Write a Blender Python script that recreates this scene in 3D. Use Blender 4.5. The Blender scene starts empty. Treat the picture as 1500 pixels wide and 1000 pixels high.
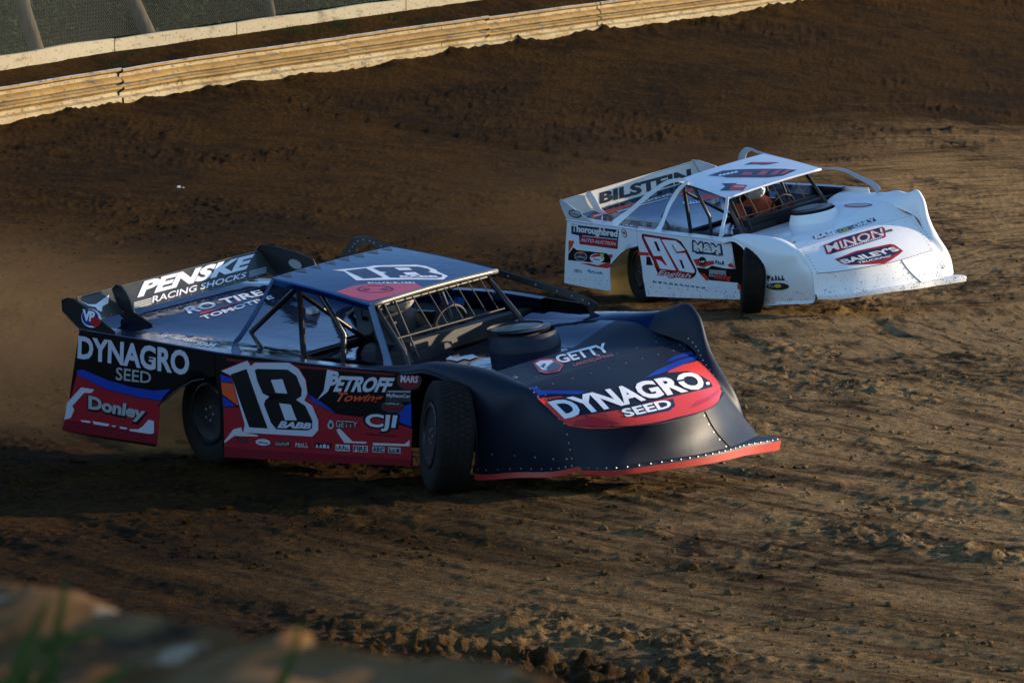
import bpy, bmesh, math, random
import numpy as np
from mathutils import Vector, Matrix
from mathutils.geometry import tessellate_polygon

scene = bpy.context.scene
R = math.radians
# ------------------------------------------------------------------ camera, sky, sun, exposure
CAM_H = 3.044
cam = bpy.data.cameras.new('camera'); cam_ob = bpy.data.objects.new('camera', cam)
scene.collection.objects.link(cam_ob); scene.camera = cam_ob
cam_ob.matrix_world = Matrix(((.9999, .0142, 0, 0), (-.00099, .07, -.99755, 0), (-.01416, .99745, .07001, CAM_H), (0, 0, 0, 1)))
cam.sensor_width = 36; cam.lens = 36 * 6406.87 / 1500
cam.clip_start = .1; cam.clip_end = 3000
cam.dof.use_dof = True; cam.dof.focus_distance = 42; cam.dof.aperture_fstop = (cam.lens / 1000) / .0100
SUN_AZ = (.972, .235); SUN_EL = R(11.5)
world = bpy.data.worlds.new('World'); scene.world = world; world.use_nodes = True
wn = world.node_tree
sky = wn.nodes.new('ShaderNodeTexSky'); sky.sky_type = 'NISHITA'; sky.sun_disc = False
sky.sun_elevation = SUN_EL; sky.sun_rotation = math.atan2(SUN_AZ[0], SUN_AZ[1])
sky.air_density = .9; sky.dust_density = .2; sky.ozone_density = 3.2
wn.links.new(sky.outputs[0], wn.nodes['Background'].inputs[0]); wn.nodes['Background'].inputs[1].default_value = .15
sun = bpy.data.lights.new('sun', 'SUN'); sun.energy = 3.8; sun.angle = R(.6); sun.color = (1, .80, .56)
sun_ob = bpy.data.objects.new('sun', sun); scene.collection.objects.link(sun_ob)
sdir = Vector((SUN_AZ[0] * math.cos(SUN_EL), SUN_AZ[1] * math.cos(SUN_EL), math.sin(SUN_EL)))
sun_ob.rotation_euler = sdir.to_track_quat('Z', 'Y').to_euler()
scene.view_settings.view_transform = 'Standard'; scene.view_settings.look = 'None'
scene.view_settings.exposure = 1.05; scene.view_settings.gamma = 1
scene.cycles.volume_max_steps = 256

# ------------------------------------------------------------------ helpers
def tag(o, label=None, cat=None, group=None, kind=None):
    if label: o['label'] = label
    if cat: o['category'] = cat
    if group: o['group'] = group
    if kind: o['kind'] = kind
    return o

def empty(name, mw, label, cat, group=None):
    o = bpy.data.objects.new(name, None); scene.collection.objects.link(o)
    o.matrix_world = mw; o.empty_display_size = .2
    return tag(o, label, cat, group)

def nt(m):
    m.use_nodes = True
    return m.node_tree, m.node_tree.nodes['Principled BSDF']

_mats = {}
def plain(name, col, rough=.4, metal=0., coat=0., spec=.5):
    if name in _mats: return _mats[name]
    m = bpy.data.materials.new(name); t, b = nt(m)
    b.inputs['Base Color'].default_value = (*col, 1); b.inputs['Roughness'].default_value = rough
    b.inputs['Metallic'].default_value = metal; b.inputs['Coat Weight'].default_value = coat
    b.inputs['Coat Roughness'].default_value = .08; b.inputs['Specular IOR Level'].default_value = spec
    _mats[name] = m
    return m

def N(t, typ, **kw):
    n = t.nodes.new(typ)
    for k, v in kw.items():
        if k.startswith('i_'):
            key = k[2:]; key = int(key) if key.isdigit() else key.replace('_', ' ')
            n.inputs[key].default_value = v
        else: setattr(n, k, v)
    return n

def noise(t, vec, scale, detail=4, rough=.55, dist=0.):
    n = N(t, 'ShaderNodeTexNoise'); n.inputs['Scale'].default_value = scale
    n.inputs['Detail'].default_value = detail; n.inputs['Roughness'].default_value = rough; n.inputs['Distortion'].default_value = dist
    if vec is not None: t.links.new(vec, n.inputs['Vector'])
    return n.outputs['Fac']

def ramp(t, fac, a, b):
    r = N(t, 'ShaderNodeMapRange'); r.inputs['From Min'].default_value = a; r.inputs['From Max'].default_value = b
    t.links.new(fac, r.inputs['Value']); return r.outputs['Result']

def math_(t, op, a, b=None):
    n = N(t, 'ShaderNodeMath', operation=op)
    for i, v in enumerate((a, b)):
        if v is None: continue
        if isinstance(v, (int, float)): n.inputs[i].default_value = v
        else: t.links.new(v, n.inputs[i])
    return n.outputs[0]

def mixc(t, fac, a, b):
    n = N(t, 'ShaderNodeMix', data_type='RGBA')
    for i, v in ((0, fac), (6, a), (7, b)):
        if isinstance(v, (int, float)): n.inputs[i].default_value = v
        elif isinstance(v, tuple): n.inputs[i].default_value = (*v, 1)
        else: t.links.new(v, n.inputs[i])
    return n.outputs[2]

def objco(t, loc=(0, 0, 0), rot=(0, 0, 0), sc=(1, 1, 1), out='Object'):
    c = N(t, 'ShaderNodeTexCoord'); m = N(t, 'ShaderNodeMapping')
    m.inputs['Location'].default_value = loc; m.inputs['Rotation'].default_value = rot; m.inputs['Scale'].default_value = sc
    t.links.new(c.outputs[out], m.inputs['Vector']); return m.outputs[0]

def paint(name, col, rough=.22, coat=.6, mud=(.09, .055, .03), film=.25, specks=.0, zlo=.12, zhi=.55, metal=0., fall=1., spec=.5):
    """car paint with a thin dirt film and mud flecks that thin out with height"""
    if name in _mats: return _mats[name]
    m = bpy.data.materials.new(name); t, b = nt(m)
    co = objco(t)
    z = N(t, 'ShaderNodeSeparateXYZ'); t.links.new(co, z.inputs[0])
    h = ramp(t, z.outputs[2], zhi, zlo)
    n1 = noise(t, co, 3.2, 5, .6); n2 = noise(t, objco(t), 62, 3, .65); n3 = noise(t, co, 11, 4, .6)
    filmf = math_(t, 'MULTIPLY', ramp(t, n1, .38, .75), film)
    filmf = math_(t, 'ADD', filmf, math_(t, 'MULTIPLY', h, film * .55 * fall))
    thr = math_(t, 'SUBTRACT', .74, math_(t, 'MULTIPLY', math_(t, 'MULTIPLY', h, ramp(t, n3, .3, .7)), specks))
    sp = math_(t, 'GREATER_THAN', n2, thr) if specks > 0 else None
    c = mixc(t, filmf, col, tuple(v * 2.2 for v in mud))
    if sp is not None: c = mixc(t, sp, c, tuple(v * .35 for v in mud))
    t.links.new(c, b.inputs['Base Color'])
    b.inputs['Metallic'].default_value = metal; b.inputs['Specular IOR Level'].default_value = spec
    r = math_(t, 'ADD', rough, math_(t, 'MULTIPLY', filmf, .7))
    if sp is not None: r = math_(t, 'ADD', r, math_(t, 'MULTIPLY', sp, .5))
    t.links.new(r, b.inputs['Roughness'])
    b.inputs['Coat Weight'].default_value = coat; b.inputs['Coat Roughness'].default_value = .1
    bp = N(t, 'ShaderNodeBump'); bp.inputs['Strength'].default_value = .10; bp.inputs['Distance'].default_value = .02
    t.links.new(noise(t, co, 7, 2), bp.inputs['Height']); t.links.new(bp.outputs[0], b.inputs['Normal']); t.links.new(bp.outputs[0], b.inputs['Coat Normal'])
    _mats[name] = m
    return m

class MB:
    def __init__(s): s.v = []; s.f = []; s.m = []; s.sm = []
    def add(s, vs, fs, mat=0, smooth=True):
        o = len(s.v); s.v += [tuple(map(float, p)) for p in vs]
        for f in fs: s.f.append([o + i for i in f]); s.m.append(mat); s.sm.append(smooth)
    def grid(s, P, mat=0, flip=False, smooth=True, skip=None):
        n, k = len(P), len(P[0]); vs = [p for r in P for p in r]; fs = []
        for i in range(n - 1):
            for j in range(k - 1):
                if skip and skip(i, j): continue
                q = [i * k + j, i * k + j + 1, (i + 1) * k + j + 1, (i + 1) * k + j]
                fs.append(q[::-1] if flip else q)
        s.add(vs, fs, mat, smooth)
    def box(s, c, d, mat=0, M=None, bev=0):
        a, b, e = d[0] / 2, d[1] / 2, d[2] / 2
        vs = [Vector((x * a, y * b, z * e)) for x in (-1, 1) for y in (-1, 1) for z in (-1, 1)]
        if M is not None: vs = [M @ v for v in vs]
        vs = [v + Vector(c) for v in vs]
        s.add(vs, [(0, 1, 3, 2), (4, 6, 7, 5), (0, 4, 5, 1), (2, 3, 7, 6), (0, 2, 6, 4), (1, 5, 7, 3)], mat, False)
    def tube(s, path, r, mat=0, n=8, cap=True, flat=None, up=(0, 0, 1)):
        P = [Vector(p) for p in path]; rings = []
        prev = None
        for i, p in enumerate(P):
            d = (P[min(i + 1, len(P) - 1)] - P[max(i - 1, 0)]).normalized()
            u = Vector(up) if prev is None else prev
            a = d.cross(u)
            if a.length < 1e-4: a = d.cross(Vector((1, .3, 0)))
            a.normalize(); b = a.cross(d).normalized(); prev = b
            rr = r[i] if isinstance(r, (list, tuple)) else r
            if flat: rings.append([p + a * (x * flat[0] / 2) + b * (y * flat[1] / 2) for x, y in ((-1, -1), (1, -1), (1, 1), (-1, 1))])
            else: rings.append([p + (a * math.cos(2 * math.pi * k / n) + b * math.sin(2 * math.pi * k / n)) * rr for k in range(n)])
        k = len(rings[0]); vs = [q for g in rings for q in g]; fs = []
        for i in range(len(P) - 1):
            for j in range(k): fs.append((i * k + j, i * k + (j + 1) % k, (i + 1) * k + (j + 1) % k, (i + 1) * k + j))
        if cap: fs += [tuple(range(k))[::-1], tuple(range((len(P) - 1) * k, len(P) * k))]
        s.add(vs, fs, mat, not flat)
    def lathe(s, prof, mat=0, n=40, axis='y', c=(0, 0, 0), smooth=True):
        vs = []; fs = []; k = len(prof)
        for i in range(n):
            a = 2 * math.pi * i / n
            for (o, r) in prof:
                x, z = r * math.cos(a), r * math.sin(a)
                vs.append((c[0] + x, c[1] + o, c[2] + z) if axis == 'y' else (c[0] + x, c[1] + z, c[2] + o))
        for i in range(n):
            for j in range(k - 1):
                fs.append((i * k + j, i * k + j + 1, ((i + 1) % n) * k + j + 1, ((i + 1) % n) * k + j))
        s.add(vs, fs, mat, smooth)
    def build(s, name, mats, parent=None, autosmooth=None, local=None):
        me = bpy.data.meshes.new(name); me.from_pydata(s.v, [], s.f)
        for m in (mats if isinstance(mats, (list, tuple)) else [mats]): me.materials.append(m)
        me.polygons.foreach_set('material_index', s.m); me.polygons.foreach_set('use_smooth', s.sm)
        me.validate(); me.update()
        if autosmooth:
            try: me.set_sharp_from_angle(angle=R(autosmooth))
            except Exception: pass
        o = bpy.data.objects.new(name, me); scene.collection.objects.link(o)
        if parent is not None: o.parent = parent
        if local is not None: o.matrix_local = local
        return o

def lerp(a, b, t): return a + (b - a) * t
def pl(pts, x):  # piecewise linear y(x)
    return float(np.interp(x, [p[0] for p in pts], [p[1] for p in pts]))
def cr(pts, knots, u):
    """Catmull-Rom style interpolation of points at the given knots"""
    P = np.array(pts, float); K = np.array(knots, float); u = min(max(u, K[0]), K[-1])
    i = int(min(max(np.searchsorted(K, u, side='right') - 1, 0), len(K) - 2)); h = K[i + 1] - K[i]; t = (u - K[i]) / h
    def tan(j):
        if j == 0: return (P[1] - P[0]) / (K[1] - K[0])
        if j == len(K) - 1: return (P[-1] - P[-2]) / (K[-1] - K[-2])
        return ((P[j + 1] - P[j]) / (K[j + 1] - K[j]) * (K[j] - K[j - 1]) + (P[j] - P[j - 1]) / (K[j] - K[j - 1]) * (K[j + 1] - K[j])) / (K[j + 1] - K[j - 1])
    m0, m1 = tan(i) * h, tan(i + 1) * h
    return (2 * t ** 3 - 3 * t ** 2 + 1) * P[i] + (t ** 3 - 2 * t ** 2 + t) * m0 + (-2 * t ** 3 + 3 * t ** 2) * P[i + 1] + (t ** 3 - t ** 2) * m1
def sstep(a, b, x):
    t = min(max((x - a) / (b - a), 0), 1); return t * t * (3 - 2 * t)

#SURF-BEGIN
# ------------------------------------------------------------------ body surfaces shared by both cars (x forward, y left, z up)
SPEC = {
 'n': dict(belt=[(-3.83, .952), (-3.15, .90), (-2.29, .827), (-1.14, .775), (-.4, .765)],
           left=[(-3.83, .97), (-1.3, .948), (-.35, .86), (0, .85)],
           roof=dict(xr=-2.047, xf=-1.039, zr=1.309, zf=1.161, yr=(-.585, .612), yf=(-.632, .636), dz=.004),
           bot=[(.843, -.777, .427), (1.10, -.665, .402), (1.297, -.41, .372), (1.31, -.146, .36), (1.257, .152, .35), (.968, .68, .344)],
           lip=[(.905, -.79, .15), (1.103, -.70, .14), (1.262, -.376, .12), (1.335, -.1, .10), (1.335, .2, .078), (1.12, .80, .025)],
           botk=[0, .13, .3, .45, .62, 1], lipk=[0, .13, .3, .45, .62, 1],
           crease=[(.535, -.793, .684), (.545, .77, .664)], archdx=0.,
           spoil=dict(xb=-3.64, zb=1.014, xt=-3.79, zt=1.183, dz=.003), scoop=(-.42, .19), scr=.255),
 'w': dict(belt=[(-3.79, .93), (-2.85, .885), (-1.87, .82), (-.6, .765), (-.28, .75)],
           left=[(-3.79, .96), (-1.35, .924), (-.22, .893), (0, .88)],
           roof=dict(xr=-1.878, xf=-.869, zr=1.345, zf=1.181, yr=(-.59, .63), yf=(-.64, .65), dz=.012),
           bot=[(.769, -.822, .405), (.92, -.66, .388), (1.03, -.43, .37), (1.08, -.1, .34), (1.075, .15, .325), (.987, .64, .304)],
           lip=[(.79, -.865, .19), (.96, -.72, .16), (1.08, -.42, .13), (1.14, -.13, .10), (1.155, .2, .052), (1.08, .75, 0.)],
           botk=[0, .13, .3, .45, .62, 1], lipk=[0, .13, .3, .45, .62, 1],
           crease=[(.535, -.793, .66), (.545, .77, .645)], archdx=-.28,
           spoil=dict(xb=-3.68, zb=.974, xt=-3.81, zt=1.168, dz=.004), scoop=(-.54, .22), scr=.28),
}
def surf(c, kind):
    """point on a named surface of car c from its two surface coordinates"""
    S = SPEC[c]
    if kind == 'side':      # (x, z) on the flank that faces the camera
        def f(x, z):
            zt = pl(S['belt'], x); k = (zt - z) / (zt - .1)
            return (x, -(.935 + .065 * k + .03 * max(k, 0) * max(1 - k, 0)), z)
    elif kind == 'roof':    # (x, y)
        r = S['roof']
        def f(x, y):
            t = (x - r['xr']) / (r['xf'] - r['xr']); yy = y / .62
            return (x, y, lerp(r['zr'], r['zf'], t) + .012 * (1 - yy * yy) + .01 * math.sin(math.pi * min(max(t, 0), 1)) + r['dz'] * yy * .5)
    elif kind == 'deck':    # (x, y)
        def f(x, y):
            sh = S['belt'][0][1] - .952
            zc = pl([(-3.85, 1.03 + sh), (-3.64, .99 + sh), (-3.2, .90 + sh), (-2.8, .83 + sh), (-1.9, .735), (-.85, .695)], x)
            zt = pl(S['belt'], x); zl = pl(S['left'], x)
            a = pl([(-.935, 1), (-.80, .85), (-.57, .22), (-.45, 0)], y)
            z = zc + (zt - zc) * a
            if y > .6: z = lerp(zc, min(zl, zc + .10), sstep(.6, .86, y))
            return (x, y, z)
    elif kind == 'hood':    # (x, y)
        def f(x, y):
            zz = pl([(-.9, .695), (-.3, .70), (.1, .70), (.3, .696), (.535, S['crease'][0][2])], x)
            t = (y + .79) / 1.56
            zz += (lerp(S['crease'][0][2], S['crease'][1][2], t) - S['crease'][0][2]) * sstep(0., .5, x)
            zz += .115 * sstep(.15, .74, y) * (1 - sstep(.15, .53, x))
            return (x, y, zz + .012 * math.cos(min(max(y / .8, -1), 1) * math.pi / 2))
    elif kind == 'nose':    # (u across 0..1, v down 0..1) front panel between crease and bow
        def f(u, v):
            A = np.array([lerp(S['crease'][0][k], S['crease'][1][k], u) for k in range(3)]); B = cr(S['bot'], S['botk'], u)
            p = A + (B - A) * v; p[2] += .035 * math.sin(math.pi * v) * 1.0 * (.4 + .6 * math.sin(math.pi * u))
            if v == 0: p[2] += .012 * math.cos((u - .5) * math.pi)
            else: p[2] += .012 * math.cos((u - .5) * math.pi) * (1 - v)
            return tuple(p)
    elif kind == 'spoiler':  # (y, t up 0..1)
        s = S['spoil']
        def f(y, t): return (lerp(s['xb'], s['xt'], t) - .03 * t * (1 - t) , y, lerp(s['zb'], s['zt'], t) + s['dz'] * y)
    elif kind.startswith('y='):
        yy = float(kind[2:])
        def f(x, z): return (x, yy, z)
    elif kind.startswith('scoop'):
        cx, cy = S['scoop']
        def f(a, z):
            k = (z - .70) / .18
            q = S['scr']; q2 = q * (1.12 - .30 * max(k, 0) ** 1.6); return (cx + q2 * math.cos(a), cy + q2 * .92 * math.sin(a), z)
    elif kind == 'fender':
        A = fender_R(c)
        def f(a, b): return tuple(A(a, b))
    return f

def fender_R(c):
    S = SPEC[c]; dx = S['archdx']; cr0 = S['crease'][0]; b0 = S['bot'][0]; l0 = S['lip'][0]
    T = [(-.88, -.64, .70), (-.45, -.64, .705), (-.1, -.655, .71), (.25, -.70, .705), cr0, lerp(np.array(cr0), np.array(b0), .5) + np.array((0, 0, .012)), b0]
    Tk = [0, .12, .25, .38, .55, .78, 1]
    zb = pl(S['belt'], -.4)
    B = [(-.8 + dx * .3, -.937, zb + .012), (-.42 + dx * .6, -.96, zb - .006), (-.21 + dx * .6, -.99, .782), (.006 + dx * .8, -1.0, .734), (.14 + dx, -1.0, .651), (.206 + dx, -1.0, .547),
         (.218 + dx, -1.0, .38), (.18 + dx, -.995, .181), (.149 + dx, -.985, .105), (.458 + dx * .5, -.89, .11), (.72 + dx * .2, -.83, .115), l0]
    Bk = [0, .12, .2, .28, .36, .42, .5, .6, .68, .8, .9, 1]
    b1 = [(0, -.08, .05), (0, -.10, .10), (0, -.11, .13), (0, -.11, .125), (-.03, -.12, .045), (-.02, -.10, -.03), (0, -.02, -.09)]
    b2 = [(0, -.01, .03), (0, -.02, .08), (0, -.02, .13), (.05, -.02, .20), (.10, -.03, .33), (.10, -.03, .2), (0, -.01, .1)]
    def f(a, b):
        t = cr(T, Tk, a); o = cr(B, Bk, a); p1 = t + cr(b1, Tk, a); p2 = o + cr(b2, Tk, a); s = 1 - b; w = sstep(.88, 1, a)
        p1 = lerp(p1, t + (o - t) / 3, w); p2 = lerp(p2, t + (o - t) * 2 / 3, w)
        return s ** 3 * t + 3 * s * s * b * p1 + 3 * s * b * b * p2 + b ** 3 * o
    return f

def fender_L(c):
    S = SPEC[c]; cr1 = S['crease'][1]; b1_ = S['bot'][-1]; l1 = S['lip'][-1]
    T = [(-.88, .64, .79), (-.45, .66, .80), (-.1, .68, .80), (.275, .705, .765), (.33, .715, .745), cr1, lerp(np.array(cr1), np.array(b1_), .5) + np.array((0, 0, .012)), b1_]
    Tk = [0, .12, .25, .395, .425, .55, .78, 1]
    B = [(-.8, .955, .82), (-.42, .97, .80), (-.21, .985, .782), (.006, 1., .72), (.14, 1., .62), (.206, 1., .5), (.218, 1., .33), (.18, 1., .13), (.149, .99, .04), (.5, .96, .01), (.85, .92, -.01), l1]
    Bk = [0, .12, .2, .28, .36, .42, .5, .6, .68, .8, .9, 1]
    zl = pl(S['left'], -.2) - .86
    bk = [0, .12, .25, .395, .425, .55, .66, .78, 1]
    b1 = [(0, .12, .05 + zl), (0, .11, .03 + zl), (0, .10, .06 + zl), (0, .09, .13 + zl), (.0, .07, .13), (.05, .06, .28), (.06, .08, .24), (.03, .09, .10), (.02, .02, -.08)]
    b2 = [(0, -.01, .05 + zl), (0, -.02, .05 + zl), (0, -.03, .13 + zl), (.10, -.01, .40 + zl), (.16, -.01, .54), (.42, -.02, .93), (.60, -.04, .78), (.50, -.08, .44), (0, -.02, .1)]
    def f(a, b):
        t = cr(T, Tk, a); o = cr(B, Bk, a); p1 = t + cr(b1, bk, a); p2 = o + cr(b2, bk, a); s = 1 - b; w = sstep(.86, 1, a)
        p1 = lerp(p1, t + (o - t) / 3, w); p2 = lerp(p2, t + (o - t) * 2 / 3, w)
        return s ** 3 * t + 3 * s * s * b * p1 + 3 * s * b * b * p2 + b ** 3 * o
    return f
def lip_pt(c, u, ox, oz):
    """point on the nose lip: out by ox, up by oz; the lip widens into a shelf at the far corner"""
    S = SPEC[c]; k = sstep(.72, 1, u) * ox / .038
    return cr(S['lip'], S['lipk'], u) + np.array((ox + .085 * k, .09 * k, oz - .025 * k))
#SURF-END

# ------------------------------------------------------------------ lettering and graphics laid onto the panels
_txt = {}
def text_mesh(s, bold=0., shear=0.):
    key = (s, bold, shear)
    if key in _txt: return _txt[key]
    def mk(off):
        cu = bpy.data.curves.new('letters', 'FONT'); cu.body = s; cu.size = 1; cu.offset = off; cu.resolution_u = 3; cu.shear = shear
        ob = bpy.data.objects.new('letters', cu); scene.collection.objects.link(ob)
        dg = bpy.context.evaluated_depsgraph_get(); me = bpy.data.meshes.new_from_object(ob.evaluated_get(dg))
        v = np.array([p.co[:2] for p in me.vertices]) if len(me.vertices) else np.zeros((1, 2)); f = [tuple(p.vertices) for p in me.polygons]
        bpy.data.objects.remove(ob); bpy.data.curves.remove(cu); bpy.data.meshes.remove(me)
        return v, f
    v0, f0 = mk(0.); lo, hi = v0.min(0), v0.max(0)
    v, f = (v0, f0) if not bold else mk(bold)
    _txt[key] = ((v - lo) / np.maximum(hi - lo, 1e-6), f)
    return _txt[key]

def bilin(q, x, y):  # top row then bottom row of control points, y up
    if len(q) > 4:
        k = len(q) // 2; X = np.linspace(0, 1, k); w = [float(np.prod([(x - X[j]) / (X[i] - X[j]) for j in range(k) if j != i])) for i in range(k)]
        a = sum(w[i] * np.array(q[i]) for i in range(k)); b = sum(w[i] * np.array(q[k + i]) for i in range(k)); return b * (1 - y) + a * y
    tl, tr, br, bl = [np.array(p, float) for p in q]
    return (bl * (1 - x) + br * x) * (1 - y) + (tl * (1 - x) + tr * x) * y

def flat_shape(d):
    """a decal as 2-D vertices and faces in surface coordinates"""
    if d[0] == 'text':
        _, s, q, bold, shear = d
        v, f = text_mesh(s, bold, shear)
        return [tuple(bilin(q, a, b)) for a, b in v], f
    if d[0] == 'ring':   # ellipse given by centre and two half axes
        _, c, a, b = d; n = 20
        v = [tuple(np.array(c) + np.array(a) * math.cos(2 * math.pi * k / n) + np.array(b) * math.sin(2 * math.pi * k / n)) for k in range(n)]
        return v, [tuple(range(n))]
    return list(d[1]), [tuple(range(len(d[1])))]

def lay(mb, d, S, off, mat, cell):
    v, f = flat_shape(d)
    bm = bmesh.new()
    vs = [bm.verts.new((p[0], p[1], 0)) for p in v]
    for g in f:
        if len(g) > 4:
            for t in tessellate_polygon([[Vector((*v[i], 0)) for i in g]]):
                try: bm.faces.new([vs[g[i]] for i in t])
                except ValueError: pass
        else:
            try: bm.faces.new([vs[i] for i in g])
            except ValueError: pass
    for ax in (0, 1):
        lo = min(p[ax] for p in v); hi = max(p[ax] for p in v); k = math.floor(lo / cell[ax]) + 1
        while k * cell[ax] < hi:
            co = [0, 0, 0]; no = [0, 0, 0]; co[ax] = k * cell[ax]; no[ax] = 1
            bmesh.ops.bisect_plane(bm, geom=bm.verts[:] + bm.edges[:] + bm.faces[:], plane_co=co, plane_no=no)
            k += 1
    bm.verts.index_update(); e = 1e-3; out = []
    for w in bm.verts:
        a, b = w.co.x, w.co.y
        p = np.array(S[0](a, b)); n = np.cross(np.array(S[0](a + e, b)) - p, np.array(S[0](a, b + e)) - p); L = np.linalg.norm(n)
        n = n / L if L > 0 else n
        out.append(p + n * off * S[1])
    mb.add(out, [[w.index for w in g.verts] for g in bm.faces], mat, True)
    bm.free()

def apply_decals(mb, mats, car, part):
    """append every decal of this part; each colour becomes a material slot"""
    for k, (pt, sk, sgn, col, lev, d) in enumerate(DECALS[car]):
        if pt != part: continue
        m = DECAL_MATS(car, {'white': 'dimwhite', 'cream': 'dimcream', 'red': 'dimred', 'silver': 'grey'}.get(col, col) if car == 'n' and sk == 'side' else col)  # flank print uses dimmer colours that stand for its dust and shade
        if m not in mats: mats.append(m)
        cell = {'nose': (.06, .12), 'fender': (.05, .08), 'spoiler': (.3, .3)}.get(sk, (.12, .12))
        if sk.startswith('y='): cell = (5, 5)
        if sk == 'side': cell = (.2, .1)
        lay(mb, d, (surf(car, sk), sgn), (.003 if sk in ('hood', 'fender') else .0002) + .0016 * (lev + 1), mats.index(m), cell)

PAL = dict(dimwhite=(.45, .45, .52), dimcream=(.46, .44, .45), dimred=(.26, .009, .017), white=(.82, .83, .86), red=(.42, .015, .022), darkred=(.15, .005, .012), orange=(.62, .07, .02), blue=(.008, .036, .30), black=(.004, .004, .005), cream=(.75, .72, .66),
           grey=(.30, .30, .31), silver=(.42, .43, .46), green=(.30, .42, .05), navy=(.012, .018, .06), pink=(.50, .06, .10), teal=(.06, .25, .42), dark=(.025, .027, .032), yellow=(.7, .5, .05), sea=(.025, .05, .055), lred=(.60, .04, .028))
def DECAL_MATS(car, col):
    sp = .0 if car == 'n' else .30
    return paint('decal_%s_%s' % (col, car), PAL[col], .35, .15, spec=.25, film=.02 if car == 'n' else .06, specks=sp, zhi=.42 if car == 'w' else .5)

# ------------------------------------------------------------------ shared materials
M_TYRE = None
def make_mats():
    global M_TYRE, M_TYREMUD, M_RIM, M_TUBE, M_STEEL, M_DARK, M_GOLD, M_RIVET, M_SUIT, M_HELM, M_VISOR, M_MUD, M_GLASS
    def tyre(nm, mudc, amt):
        m = bpy.data.materials.new(nm); t, b = nt(m); co = objco(t)
        f = math_(t, 'MULTIPLY', ramp(t, noise(t, co, 9, 5, .65), .35, .7), amt)
        t.links.new(mixc(t, f, (.007, .0065, .0065), mudc), b.inputs['Base Color']); b.inputs['Roughness'].default_value = .8; b.inputs['Specular IOR Level'].default_value = .2
        bp = N(t, 'ShaderNodeBump'); bp.inputs['Strength'].default_value = .5; bp.inputs['Distance'].default_value = .01
        t.links.new(noise(t, co, 40, 3), bp.inputs['Height']); t.links.new(bp.outputs[0], b.inputs['Normal'])
        return m
    M_TYRE = tyre('tyre_rubber', (.018, .011, .007), .8); M_TYREMUD = tyre('muddy_tyre_rubber', (.03, .018, .009), .8)
    M_RIM = plain('black_wheel', (.008, .008, .009), .4); M_TUBE = plain('black_tube', (.004, .004, .005), .35, coat=.3)
    M_STEEL = plain('screen_steel', (.035, .031, .026), .5, .3); M_DARK = plain('dark_interior', (.005, .005, .006), .6)
    M_GOLD = plain('roof_edge_trim', (.30, .27, .21), .3, .6); M_RIVET = plain('rivet_heads', (.30, .30, .29), .4, .5)
    M_SUIT = plain('race_suit', (.05, .05, .055), .8); M_HELM = plain('helmet_shell', (.6, .58, .54), .25, coat=.6); M_VISOR = plain('visor', (.02, .02, .025), .1)
    m = bpy.data.materials.new('caked_mud'); t, b = nt(m); co = objco(t)
    t.links.new(mixc(t, ramp(t, noise(t, co, 6, 6, .6), .3, .7), (.17, .085, .025), (.32, .18, .06)), b.inputs['Base Color']); b.inputs['Roughness'].default_value = .9
    M_MUD = m
make_mats()

# ------------------------------------------------------------------ race car
def dbl(poly3, thick=.004, axis=1):
    return poly3

def sheet(mb, poly, S, sgn, thick=.006, cell=(.2, .1), mat=0):
    """sheet metal panel: outer face, inner face and the rim between"""
    lay(mb, ('poly', poly), (S, sgn), 0, mat, cell); lay(mb, ('poly', poly), (S, sgn), -thick, mat, cell)
    n = len(poly); e = 1e-3; ring = []
    for a, b in poly:
        p = np.array(S(a, b)); q = np.cross(np.array(S(a + e, b)) - p, np.array(S(a, b + e)) - p); q /= max(np.linalg.norm(q), 1e-9)
        ring.append((p, p - q * thick * sgn))
    vs = [r[0] for r in ring] + [r[1] for r in ring]
    mb.add(vs, [(i, (i + 1) % n, n + (i + 1) % n, n + i) for i in range(n)], mat, False)

def dots(mb, pts, S, sgn, r, mat):
    for a, b in pts:
        e = 1e-3; p = np.array(S(a, b)); t1 = np.array(S(a + e, b)) - p; t2 = np.array(S(a, b + e)) - p
        n = np.cross(t1, t2); n = n / np.linalg.norm(n) * sgn; t1 /= np.linalg.norm(t1); t2 = np.cross(n, t1)
        ring = [p + (t1 * math.cos(k * math.pi / 3) + t2 * math.sin(k * math.pi / 3)) * r for k in range(6)]
        mb.add([p + n * r * .7] + [q + n * .0012 for q in ring], [(0, 1 + k, 1 + (k + 1) % 6) for k in range(6)], mat, True)

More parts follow.
